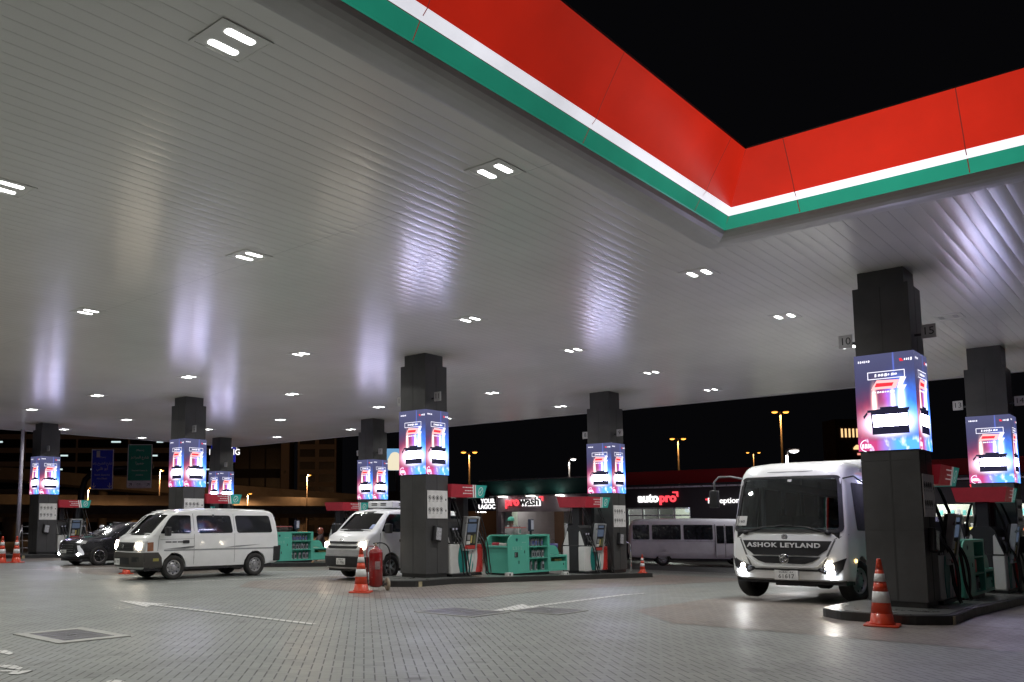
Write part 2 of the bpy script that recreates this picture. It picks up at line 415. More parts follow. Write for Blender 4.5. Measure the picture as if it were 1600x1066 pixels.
sweep('coping', [(1.02, ZC+1.07), (1.03, ZC+1.09), (.2, ZC+1.09), (.0, ZC+.9)], DKMET)
b = MB(); SEAM = glow('fascia_seam', (.17, .02, .015), 1., (.05, .01, .01)); pr = [(.437, ZC+.121), (.533, ZC+.285), (.624, ZC+.372), (.70, ZC+.53), (.83, ZC+.75), (.95, ZC+.95), (1.022, ZC+1.07)]
def seam(o, d, n):    # position on edge, along dir, outward dir
    b = MB()
    o, d, n = Vector(o), Vector(d), Vector(n); w = .006
    for (a, z), (c, y2) in zip(pr[:-1], pr[1:]):
        e = .004; P = [o+d*s+n*(q+e) for q, s in ((a, -w), (a, w), (c, w), (c, -w))]
        b.face([(P[0].x, P[0].y, z-e), (P[1].x, P[1].y, z-e), (P[2].x, P[2].y, y2-e), (P[3].x, P[3].y, y2-e)], SEAM)
    b.build('fascia_joint', can, recalc=False)
for x in (12.1, 8.95, 5.85, 2.7, -.4, -3.5, -6.6): seam((x, YK), (1, 0), (0, -1))
for y in (4.1, 1.97, -1.1, -4.2, -7.3): seam((XK, y), (0, 1), (-1, 0))
b.face([(XK-.43, YK-.43, ZC+.122), (XK-.40, YK-.45, ZC+.122), (XK-.99, YK-1.04, ZC+1.06), (XK-1.02, YK-1.02, ZC+1.06)], SEAM)
b.build('fascia_joint', can, recalc=False)

# ---- ceiling lamps
LENS = glow('canopy_lamp_lens', (.97, 1.0, .96), 8, (.8, .8, .8))
LENS_L = bpy.data.lights.new('lamp_light', 'AREA'); LENS_L.shape = 'RECTANGLE'; LENS_L.size = .31; LENS_L.spread = R(150); LENS_L.size_y = .088; LENS_L.color = (1.0, .99, .935); LENS_L.energy = LAMP*math.pi*.31*.088
FRAMEW = mat('lamp_frame', (.88, .88, .86), .4)
def make_lamp(lit=True):
    o = thing('ceiling_light', 'x', 'ceiling light', group='twin lens lights set in the canopy ceiling')
    b = MB()
    for lo, hi in (((-.29, -.27), (.29, -.235)), ((-.29, .235), (.29, .27)), ((-.29, -.235), (-.255, .235)), ((.255, -.235), (.29, .235))):
        b.box((*lo, -.014), (*hi, -.004), CEIL)
    b.box((-.255, -.235, -.009), (.255, .235, -.004), CEIL); b.build('frame', o)
    for s in (-1, 1):
        b = MB(); b.prism(rr([(-.16, s*.13-.045), (.16, s*.13-.045), (.16, s*.13+.045), (-.16, s*.13+.045)], .04, 4), 'z', -.013, -.007, LENS if lit else mat('dead_lens', (.3, .3, .3), .3)); q = b.build('lens', o)
        if lit: a = bpy.data.objects.new('lamp_light', LENS_L); C.objects.link(a); a.parent = q; a.location = (0, s*.13, -.0145)
    return o
LL = [(4.55, 6.32), (8.66, 6.32), (4.63, 11.4), (8.71, 11.47), (14.87, 6.37), (8.76, 17.1), (14.89, 11.6), (19.34, 6.42), (23.91, 6.42), (14.94, 17.35), (19.46, 11.77), (24.04, 11.88), (28.62, 12.01),
      (15.0, 22.69), (19.55, 23.15), (15.03, 28.45), (24.13, 17.86), (28.81, 18.05), (24.11, 23.33), (15.18, 33.97), (19.59, 34.38), (24.22, 29.46), (19.59, 40.22), (24.37, 35.12), (24.42, 41.2), (29.12, 35.67), (29.12, 30.07), (28.84, 23.84), (19.6, 17.5), (28.6, 6.5)]
names = {0: 'nearest ceiling light, at the top left of the canopy', 1: 'ceiling light nearest the middle of the long red fascia', 2: 'ceiling light cut by the left edge of the picture', 3: 'ceiling light in the middle of the left ceiling',
         4: 'ceiling light closest to the inner corner of the canopy edge', 5: 'ceiling light above the leftmost column, high up'}
pl = make_lamp(); ls = [pl]
for _ in LL[1:]: ls.append(copy_tree(pl))
ordx = ['front', 'second', 'third', 'fourth', 'fifth', 'farthest']
cols_ = [4.6, 8.7, 14.9, 19.5, 24.1, 28.8]; rows_ = [6.4, 11.7, 17.4, 23.2, 29.0, 34.8, 40.6]
rown = ['nearest the long red fascia', 'second from the fascia', 'third from the fascia', 'fourth from the fascia', 'fifth from the fascia', 'sixth from the fascia', 'along the far left edge']
for i, ((x, y), o) in enumerate(zip(LL, ls)):
    o.location = (x, y, ZC)
    cx = min(range(6), key=lambda q: abs(cols_[q]-x)); cy = min(range(7), key=lambda q: abs(rows_[q]-y))
    o['label'] = names.get(i, f'ceiling light in the {ordx[cx]} line from the camera, {rown[cy]}')
for _i, (x, y) in enumerate(((.5, 11.4), (.5, 17), (4.6, 17.1), (4.6, 22.7), (.5, 22.7), (8.7, 22.7), (-3.6, 17), (8.7, 28.3), (8.7, 34))):
    o = copy_tree(pl); o.location = (x, y, ZC); o['label'] = 'ceiling light outside the picture, '+['over the camera side edge', 'second over the camera side', 'third over the camera side', 'beyond the left edge', 'far beyond the left edge', 'farthest out on the camera side', 'left of the leftmost minivan', 'behind the camera on the right', 'behind the camera on the left', 'over the empty left lane', 'last over the empty left lane'][_i]
dead = make_lamp(False); dead.location = (21.85, 3.83, ZC); dead['label'] = 'unlit ceiling light behind the big right-hand column'; dead['category'] = 'ceiling light'

# ================================================================ COLUMNS
def led_material():
    t = NT('led_screen_light'); uv = t.n('ShaderNodeUVMap'); sp = t.n('ShaderNodeSeparateXYZ'); t.l(uv.outputs[0], sp.inputs[0]); u, v = sp.outputs[0], sp.outputs[1]; M = t.math
    def ga(a, b, sx, sy):
        e = M('ADD', M('POWER', M('DIVIDE', M('ABSOLUTE', M('SUBTRACT', u, a)), sx), 2), M('POWER', M('DIVIDE', M('ABSOLUTE', M('SUBTRACT', v, b)), sy), 2))
        return M('EXPONENT', M('MULTIPLY', e, -1))
    def add(c, f, col):
        return t.mix(f, c, col, 'ADD')
    nz = t.n('ShaderNodeTexNoise'); nz.inputs['Scale'].default_value = 7; t.l(uv.outputs[0], nz.inputs['Vector']); nv = t.ramp(nz.outputs['Fac'], .3, .7, .6, 1.3)
    c = t.mix(t.ramp(v, .45, 1.), (.04, .035, .10), (.075, .08, .17))
    c = add(c, M('MULTIPLY', ga(.14, .28, .17, .2), nv), (.6, .015, .03))
    c = add(c, M('MULTIPLY', ga(.92, .36, .2, .24), nv), (.03, .40, 1.9))
    c = add(c, M('MULTIPLY', ga(.48, .52, .16, .12), nv), (.45, .02, .05))
    c = add(c, M('MULTIPLY', ga(.66, .56, .13, .14), nv), (.05, .25, 1.6))
    c = add(c, ga(.53, .28, .30, .10), (3.4, 3.2, 3.8)); c = add(c, M('MULTIPLY', ga(.53, .27, .22, .075), nv), (6, 5.5, 8))
    c = add(c, ga(.31, .50, .035, .12), (3, 1.8, 1.5)); c = add(c, ga(.76, .50, .05, .13), (2.2, 3, 4.2)); c = add(c, ga(.62, .50, .03, .1), (2.4, 2, 3.2))
    fl = t.ramp(v, .15, .09, 0, 1)
    fc = t.mix(t.ramp(u, .3, .65), (.6, .06, .22), (.12, .5, 1.7)); fc = t.mix(t.ramp(nz.outputs['Fac'], .54, .74), fc, (1.6, 1.7, 2.4))
    c = t.mix(fl, c, fc)
    c = add(c, ga(.66, .9, .012, .14), (.05, .1, .5))
    t.b.inputs['Base Color'].default_value = (.01, .01, .012, 1); t.b.inputs['Roughness'].default_value = .35
    t.l(c, t.b.inputs['Emission Color']); t.b.inputs['Emission Strength'].default_value = 1.25; return t.m
LED = led_material()
LW = glow('led_white', (.68, .66, 1), 38.0, sample=True); LP = glow('led_pink', (1., .42, .42), 1.7); LW2 = glow('led_soft_white', (.9, .88, 1), 1.6); LR = glow('led_red', (.9, .03, .05), 1.2); LD = glow('led_dark', (.012, .012, .04), 1.0)
def squig(u0, u1, v, h, n, seed):
    rd = random.Random(seed); out = []; u = u0; step = (u1-u0)/n
    for q in range(n):
        w = step*rd.uniform(.5, .95); hh = h*rd.uniform(.55, 1); out.append([(u, v-hh/2), (u+w, v-hh/2+h*.08), (u+w, v+hh/2), (u+w*.2, v+hh/2)]); u += step
    return out
PIECES = [(LD, [(.19, .395), (.87, .395), (.88, .425), (.70, .425), (.70, .445), (.40, .445), (.40, .425), (.18, .42)]),
          (LD, [(.25, .165), (.86, .165), (.855, .40), (.24, .40)]), (LW, [(.28, .245), (.84, .245), (.84, .365), (.27, .365)]),
          (LP, [(.28, .245), (.36, .245), (.33, .365), (.27, .365)]),
          (LD, [(.12, .33), (.185, .38), (.185, .41), (.11, .36)]),
          (LP, [(.27, .63), (.68, .63), (.74, .715), (.37, .725)]), (LR, [(.33, .655), (.62, .655), (.65, .69), (.36, .695)]),
          (LW2, [(.70, .50), (.86, .655), (.79, .655), (.86, .735), (.76, .735), (.70, .63), (.76, .63)]), (LR, [(.735, .57), (.81, .64), (.77, .64), (.82, .72), (.775, .72), (.735, .645), (.775, .645)])]
for a in ([(.22, .735), (.84, .735), (.84, .742), (.22, .742)], [(.22, .808), (.84, .808), (.84, .815), (.22, .815)], [(.22, .742), (.232, .742), (.232, .808), (.22, .808)], [(.828, .742), (.84, .742), (.84, .808), (.828, .808)]): PIECES.append((LW2, a))
for a in squig(.34, .72, .775, .035, 7, 1): PIECES.append((LW2, a))
for a in squig(.28, .66, .60, .022, 9, 2): PIECES.append((LW2, a))
for a in squig(.07, .27, .93, .028, 6, 3): PIECES.append((LW2, a))
for a in squig(.84, .97, .915, .034, 4, 4): PIECES.append((LW2, a))
PIECES.append((LR, [(.77, .90), (.83, .90), (.80, .93), (.76, .93)]))
for a in squig(.06, .24, .05, .05, 4, 5): PIECES.append((LW2, a))
for q in range(10):
    a0, a1 = R(95+q*17), R(95+(q+1)*17); P = lambda a, r: (.14+r*math.cos(a)*1.0, .055+r*math.sin(a)*.58)
    PIECES.append((LW2, [P(a0, .11), P(a1, .11), P(a1, .095), P(a0, .095)]))
SW, SH, WC = .94, 1.70, .90
def make_column():
    o = thing('canopy_column', 'x', 'column', group='dark square columns wrapped with glowing advert screens'); c = .46
    b = MB(); h = WC/2
    b.box((c-h+.03, c-h+.03, .0), (c+h-.03, c+h-.03, .10), KERB)
    b.box((c-h, c-h, .10), (c+h, c+h, 1.30), COLM); b.box((c-h, c-h, 1.305), (c+h, c+h, 2.50), COLM); b.box((c-h, c-h, 2.505), (c+h, c+h, 2.68), COLM)
    for v in (1.30, 2.50): b.box((c-h+.012, c-h+.012, v-.01), (c+h-.012, c+h-.012, v+.015), GAP)
    for s in (-1, 1):        # vertical cover joints
        b.box((c-.012, c+s*(h+.002)-.003, .12), (c+.012, c+s*(h+.002)+.003, 2.66), GAP); b.box((c+s*(h+.002)-.003, c-.012, .12), (c+s*(h+.002)+.003, c+.012, 2.66), GAP)
    b.build('lower_shaft', o)
    b = MB(); h = .44; b.box((c-h, c-h, 4.38), (c+h, c+h, 5.60), COLM)
    for s in (-1, 1): b.box((c-.006, c+s*h-.003, 4.4), (c+.006, c+s*h+.003, 5.58), GAP); b.box((c+s*h-.003, c-.006, 4.4), (c+s*h+.003, c+.006, 5.58), GAP)
    h = .365; b.box((c-h, c-h, 5.60), (c+h, c+h, 6.3), COLM); b.build('upper_shaft', o)
    b = MB(); uvl = b.bm.loops.layers.uv.new('UVMap'); h = SW/2; z0, z1 = 2.68, 4.38
    g = MB()
    for (nx, ny) in ((-1, 0), (0, -1), (1, 0), (0, 1)):
        ax, ay = -ny, nx       # along-face direction so that u runs left to right seen from outside
        ax, ay = (-1*ny, nx) if True else None
        def P(u, v, e=0.):
            s = (u-.5)*SW; return (c+nx*(h+e)+ax*s, c+ny*(h+e)+ay*s, z0+v*SH)
        f = b.face([P(0, 0), P(1, 0), P(1, 1), P(0, 1)], LED)
        for lp, q in zip(f.loops, ((0, 0), (1, 0), (1, 1), (0, 1))): lp[uvl].uv = q
        for k, (m, ps) in enumerate(PIECES):
            e = .003+.0015*(k % 2)+(.0025 if m in (LR,) or (m in (LW, LW2) and k > 1) else 0); g.face([P(u, v, e) for u, v in ps], m)
    b.face([(c-h, c-h, z0), (c+h, c-h, z0), (c+h, c+h, z0), (c-h, c+h, z0)], DKMET); b.face([(c-h, c-h, z1), (c+h, c-h, z1), (c+h, c+h, z1), (c-h, c+h, z1)], DKMET)
    scr = b.build('led_screen', o, recalc=False); g.build('advert_picture', scr, recalc=False)
    # poster
    b = MB(); b.box((.05, -.014, 1.53), (.86, -.002, 2.26), mat('poster_white', (.80, .79, .78), .45)); po = b.build('poster', o)
    b = MB()
    for r_ in range(2):
        for q in range(4):
            cx, cz = .14+q*.155, 2.07-r_*.31
            b.lathe([(.058, -.0155), (.058, -.0175), (.048, -.0175), (.048, -.0155)], INK, (cx, 0, cz), 'y', 18, False)
            rd = random.Random(r_*4+q); b.box((cx-.028, -.0175, cz-.02), (cx+.02, -.0155, cz+.008), INK); b.box((cx-.01, -.018, cz-.03), (cx+.012, -.016, cz+.03), INK)
            b.box((cx-.045, -.018, cz-.005), (cx+.045, -.016, cz+.005), INK, rot=Matrix.Rotation(R(45), 3, 'Y'))
            for w in range(2): b.box((cx-.05, -.017, cz-.085-w*.018), (cx+.04-rd.random()*.03, -.0155, cz-.078-w*.018), mat('poster_grey_text', (.2, .2, .2), .6))
        b.box((.77, -.017, 2.0-r_*.29), (.81, -.0155, 2.05-r_*.29), INK)
    b.build('pictogram', po)
    b = MB(); b.box((.24, -.10, .93), (.52, -.0, 1.33), BLACKP, .02, rot=Matrix.Rotation(R(8), 3, 'Y')); bx = b.build('leaflet_box', o)
    b = MB(); b.box((.29, -.115, .97), (.49, -.101, 1.29), mat('leaflet_face', (.42, .42, .45), .3, var=.4, scale=25), .01, rot=Matrix.Rotation(R(8), 3, 'Y')); b.build('leaflet', bx)
    for s in (-1, 1):
        yy = c+s*(.44+.22); b = MB(); b.box((.27, min(yy, c+s*.44), 4.66), (.30, max(yy, c+s*.44), 4.70), DKMET); br = b.build('sign_bracket', o)
        b = MB(); b.box((.245, yy-.11, 4.60), (.275, yy+.11, 4.84), mat('number_plate_sign', (.42, .41, .42), .4)); b.build('bay_number_sign', br)
    return o
NUM = [['15', '10'], ['11', '12'], ['12', '13'], ['5', '6'], ['14', '13'], ['9', '8'], ['7', '8'], ['3', '4']]
CL = ['biggest dark column, beside the bus and the orange cone, with red and blue glowing screen', 'dark column behind the silver fire extinguisher, in the middle, with eight-pictogram poster'.replace('silver ', 'red wheeled '),
      'dark screen-wrapped column rising behind the white minivan', 'leftmost dark column with a glowing screen, beside the grey car',
      'rightmost dark column with a glowing screen, partly out of frame', 'dark screen-wrapped column at the far end of the teal cabinet island',
      'dark column with glowing screen behind the van with the roof box', 'smallest dark column, behind and right of the one above the minivan']
c0 = make_column(); COLS = []
pos = [(XC1[i], ROWY[i]) for i in range(4)]+[(XC2[i], YC2[i]) for i in range(4)]
for i, (x, y) in enumerate(pos):
    o = c0 if i == 0 else copy_tree(c0); o.location = (x, y, .15+gz(x)); o['label'] = CL[i]; COLS.append(o)
    for ch in o.children:
        if ch.name.startswith('upper_shaft') and gz(x) < -.05:    # the shaft of the lower row reaches up into the ceiling
            pass
for i, o in enumerate(COLS):
    k = 0
    for br in [c for c in o.children if c.name.startswith('sign_bracket')]:
        sg = br.children[0]; s = -1 if sg.data.vertices[0].co.y < .4 else 1
        text(NUM[i][0 if s < 0 else 1], .19, INK, 'sign_number', br, facing((-1, 0, 0), (.2445, .46+s*.66, 4.72)), .001)

# ================================================================ ISLANDS
YEL = mat('faded_yellow_paint', (.42, .36, .22), .5, dirt=.4)
def island(xa, xb, ya, yb, label):
    b = MB(); ch = .45
    P = rr([(xa, ya+ch), (xa+ch, ya), (xb-.2, ya), (xb, ya+.2), (xb, yb-.2), (xb-.2, yb), (xa+ch, yb), (xa, yb-ch)], .15, 3)
    for nm, inset, z0, z1, m in (('a', 0., -.05, .145, KERB), ('b', .10, .12, .152, ISLT)):
        cx, cy = (xa+xb)/2, (ya+yb)/2
        Q = [(x+(inset if x < cx else -inset), y+(inset if y < cy else -inset)) for x, y in P]
        b.prism(Q, 'z', z0, z1, m, .012 if nm == 'a' else 0)
    b.box((xa+ch+.05, ya-.004, -.02), (xa+ch+.17, ya+.02, .13), YEL)
    for x in XS:
        if xa < x < xb: bmesh.ops.bisect_plane(b.bm, geom=b.bm.verts[:]+b.bm.edges[:]+b.bm.faces[:], plane_co=(x, 0, 0), plane_no=(1, 0, 0))
    for v in b.bm.verts: v.co.z += gz(v.co.x)
    return tag(b.build('pump_island'), label, 'pump island', 'raised concrete pump islands')
IL = ['raised black-edged island under the biggest right-hand column', 'long black-edged island carrying the teal cabinet in the middle', 'black-edged island behind the white minivan', 'black-edged island of the leftmost column behind the grey car']
for i in range(4): island(XC1[i]-1.35, XC2[i]+2.3, ROWY[i]-.5, ROWY[i]+1.42, IL[i])
# ================================================================ FUEL PUMPS
HOSE = mat('black_hose_rubber', (.012, .012, .013), .35, spec=.6)
SCRN = glow('pump_display', (.10, .14, .22), .5)
def make_pump():
    o = thing('fuel_pump', 'x', 'fuel pump', group='white, teal and red fuel pumps standing on the islands')
    L, D = 1.35, .92
    b = MB(); b.box((.02, .03, 0), (L-.02, D-.03, .07), BLACKP)
    b.box((0, .05, .07), (L, D-.05, .86), PUMPW, .03)
    b.box((-.012, D/2-.17, .07), (L+.012, D/2+.17, .90), BLACKP, .01)
    b.build('lower_cabinet', o)
    for s, nm in ((-1, 'front'), (1, 'rear')):      # coloured curved door panels
        yy = .05 if s < 0 else D-.05
        def pl(pts, m, e, name):
            q = MB(); a, c = (yy-e, yy-.002) if s < 0 else (yy+.002, yy+e); q.prism(pts, 'y', a, c, m); return q.build(name, o)
        lt = [(.40+.05*math.sin(k/8*3.14)*-1.6, .10+.74*k/8) for k in range(9)]; rt = [(.98-.16*(k/8)**1.5, .10+.74*k/8) for k in range(9)]
        pl(lt+rt[::-1], TEALD, .012, 'teal_panel')
        pl([(.62, .10), (.72, .10), (.93, .84), (.83, .84)], PUMPW, .017, 'white_stripe')
        pl([(.80, .10), (.86, .10), (1.03, .84), (.97, .84)], PUMPW, .017, 'white_stripe')
        pl([(.90, .10)]+[(.90+.16*math.sin(k/8*math.pi*.5), .10+.74*k/8) for k in range(1, 9)]+[(1.2, .84), (1.2, .10)], PUMPW, .015, 'white_stripe')
        q = MB(); rows = []
        for k in range(9):
            z = .09+.76*k/8; xl = 1.02+.10*math.sin(k/8*math.pi*.8); rows.append([(xl, yy, z)]+[(xl+(L+.02-xl)*u, yy+s*.06*math.sin(u*math.pi*.85), z) for u in (.2, .4, .6, .8, 1)]+[(L+.02, D/2+s*.18, z)])
        q.grid(rows, PUMPR); q.build('red_side_panel', o)
        text('eco', .07, TEXTW, 'panel_lettering', o, facing((0, s, 0), (.56, yy+s*.013, .62)), .001) if False else None
    b = MB()        # black upper body, narrowing upwards in side view
    b.prism([(.06, .87), (D-.06, .87), (D-.22, 1.46), (D-.30, 1.54), (.30, 1.54), (.22, 1.46)], 'x', .0, L, BLACKP, .015)
    b.build('upper_body', o)
    for s in (-1, 1):           # white wedge panels on the ends
        for xx in (-.012, L):
            b = MB(); y0, y1, y2 = (.07, .25, .255) if s < 0 else (D-.07, D-.25, D-.255)
            b.prism([(y0, .90), (y1+(.02 if s < 0 else -.02), .90), (y2, 1.32), (y2-(.03 if s < 0 else -.03), 1.36)], 'x', xx, xx+.014, PUMPW); b.build('end_panel', o)
            b = MB(); b.prism([(y0, .10), (y1+(.03 if s < 0 else -.03), .10), (y1+(.03 if s < 0 else -.03), .84), (y0, .84)], 'x', xx-.004, xx+.014, PUMPW); b.build('end_panel', o)
    for s in (-1, 1):           # display heads
        def T(x, y, z): return (x, D/2+s*y, z)
        b = MB(); rot = Matrix.Rotation(R(-9*s), 3, 'X'); org = (.85, D/2+s*.42, .72)
        x0, x1, z0, z1 = .46, 1.02, .70, 1.60; yi, yo = .30, .47
        def bx(bb, xa, xb, ya, yb, za, zb, m, bev=0): bb.box((xa, min(D/2+s*ya, D/2+s*yb), za), (xb, max(D/2+s*ya, D/2+s*yb), zb), m, bev, rot=rot, org=org)
        bx(b, x0, x1, yi, yo, z0, z1, BLACKP, .02)
        for q in ((x0-.01, x0+.045, z0-.01, z1+.01), (x1-.045, x1+.01, z0-.01, z1+.01), (x0+.045, x1-.045, z1-.035, z1+.01), (x0+.045, x1-.045, z0-.01, z0+.02)):
            bx(b, q[0], q[1], yo-.10, yo+.022, q[2], q[3], SILV, .008)
        hd = b.build('display_head', o)
        b = MB(); bx(b, x0+.09, x1-.09, yo, yo+.008, 1.19, 1.42, SCRN); bx(b, x0+.12, x1-.12, yo, yo+.007, 1.47, 1.55, SCRN); b.build('display', hd)
        b = MB(); bx(b, x0+.06, x1-.06, yo, yo+.008, .735, .83, PUMPR)
        bx(b, x0+.12, x0+.24, yo, yo+.012, .98, 1.12, SILV); bx(b, x0+.27, x0+.33, yo, yo+.012, .90, 1.10, mat('yellow_label', (.55, .45, .15), .5)); bx(b, x0+.10, x0+.26, yo, yo+.010, .86, .95, PLATE); bx(b, x1-.16, x1-.08, yo, yo+.010, .88, 1.13, mat('olive_keypad', (.15, .17, .08), .5)); b.build('keypad', hd)
        # nozzles and hoses at both sides of the head
        for xn, sd in ((.18, 1), (.32, 2), (1.13, 3), (1.26, 4)):
            rd = random.Random(sd+int(s)); y = .34
            b = MB(); b.box((xn-.05, min(D/2+s*.22, D/2+s*.36), .92), (xn+.05, max(D/2+s*.22, D/2+s*.36), 1.30), BLACKP, .02)
            b.tube([T(xn, .36, 1.22), T(xn, .42, 1.12), T(xn, .43, 1.0), T(xn, .40, .92)], [.022, .03, .028, .02], DKMET, 8); b.tube([T(xn, .40, .93), T(xn, .39, .84)], .014, SILV, 6)
            b.box((xn-.035, min(D/2+s*.362, D/2+s*.372), 1.24), (xn+.035, max(D/2+s*.362, D/2+s*.372), 1.29), mat('nozzle_label', (.5, .5, .62), .5)); nz = b.build('nozzle', o)
            b = MB(); dz = rd.uniform(-.06, .06)
            b.tube(bez(T(xn, .42, 1.08), T(xn+.02, .62, .95), T(xn+.05, .66, .5), T(xn+rd.uniform(-.05, .18), .60, .10+abs(dz)), 10)+bez(T(xn+.12, .60, .10), T(xn+.2, .66, -.03), T(xn+.36, .56, .0), T(xn+.34, .50, .35), 10)[1:]
                   + bez(T(xn+.34, .50, .35), T(xn+.30, .45, 1.2), T(xn+.1, .40, 1.6), T(xn+.06, .22, 2.10), 10)[1:], .017, HOSE, 7, False); b.build('hose', nz, recalc=False)
    for x in (.26, 1.02): b = MB(); b.box((x-.11, D/2-.13, 1.5), (x+.11, D/2+.13, 2.16), BLACKP, .02); b.build('mast', o)
    b = MB()        # canopy sign, wider at the top
    def tp(x, y, z, g): return (x+(L/2 < x)*g-(L/2 > x)*g, y+(g if y > D/2 else -g), z)
    xs = .96
    def frus(x0, x1, m, bb):
        lo = [(x0, -.02, 2.12), (x1, -.02, 2.12), (x1, D+.02, 2.12), (x0, D+.02, 2.12)]
        hi = [(x0-(.06 if x0 < .1 else 0), -.09, 2.46), (x1+(.06 if x1 > 1.3 else 0), -.09, 2.46), (x1+(.06 if x1 > 1.3 else 0), D+.09, 2.46), (x0-(.06 if x0 < .1 else 0), D+.09, 2.46)]
        bb.face(lo, m, True); bb.face(hi, m)
        for i in range(4): bb.face([lo[i], lo[(i+1) % 4], hi[(i+1) % 4], hi[i]], m)
    frus(-.04, xs, SIGNR, b); cs = b.build('canopy_sign', o)
    b = MB(); frus(xs+.002, L+.04, SIGNT, b); te = b.build('teal_end', cs)
    LT = glow('sign_white_glow', (.8, .8, .8), .2, (.7, .7, .7))
    b = MB()
    for s in (-1, 1):
        Y = lambda z: (-.02-.07*(z-2.12)/.34-.004) if s < 0 else (D+.02+.07*(z-2.12)/.34+.004)
        for k in (0, .09):
            for (za, zb, sh) in ((2.12, 2.29, 1), (2.29, 2.46, -1)):
                x0 = .90+k; 
                b.face([(x0+(0 if sh > 0 else -.05), Y(za), za), (x0+.05+(0 if sh > 0 else -.05), Y(za), za), (x0+.05-(.05 if sh > 0 else .10), Y(zb), zb), (x0-(.05 if sh > 0 else .10), Y(zb), zb)] , LT)
        for z, a, c in ((2.385, .38, .84), (2.30, .50, .84), (2.225, .44, .84)):
            rd = random.Random(int(z*100)); x = a
            while x < c:
                w = rd.uniform(.03, .08); b.face([(x, Y(z-.011), z-.011), (min(x+w, c), Y(z-.011), z-.011), (min(x+w, c), Y(z+.011), z+.011), (x, Y(z+.011), z+.011)], LT); x += w+.015
        for q in range(12):        # ring emblem on the teal end
            a0, a1 = R(q*30), R(q*30+30); cx, cz = 1.20, 2.29
            b.face([(cx+r_*math.cos(a)*.9, Y(cz+r_*math.sin(a)), cz+r_*math.sin(a)) for r_, a in ((.12, a0), (.12, a1), (.10, a1), (.10, a0))], LT)
        b.face([(1.16, Y(2.23), 2.23), (1.18, Y(2.23), 2.23), (1.25, Y(2.35), 2.35), (1.23, Y(2.35), 2.35)], LT); b.face([(1.15, Y(2.28), 2.28), (1.17, Y(2.23), 2.23), (1.19, Y(2.24), 2.24), (1.17, Y(2.30), 2.30)], LT)
    b.build('sign_lettering', cs, recalc=False)
    return o
P0 = make_pump(); PP = []
PLB = ['fuel pump right behind the biggest right-hand column', 'fuel pump between the middle column and the teal cabinet', 'fuel pump behind the white minivan, only its red and teal sign showing', 'fuel pump in front of the nose of the grey car',
       'fuel pump left of the rightmost column', 'fuel pump right of the teal cabinet, in front of the far column', 'fuel pump left of the van with the roof box', 'farthest fuel pump, hidden behind the minivans']
for i in range(8):
    o = P0 if i == 0 else copy_tree(P0)
    x, y = (XC1[i]+1.0, ROWY[i]-.04) if i < 4 else (XC2[i-4]-1.75, YC2[i-4]+.0)
    o.location = (x, y, .15+gz(x)); o['label'] = PLB[i]; PP.append(o)
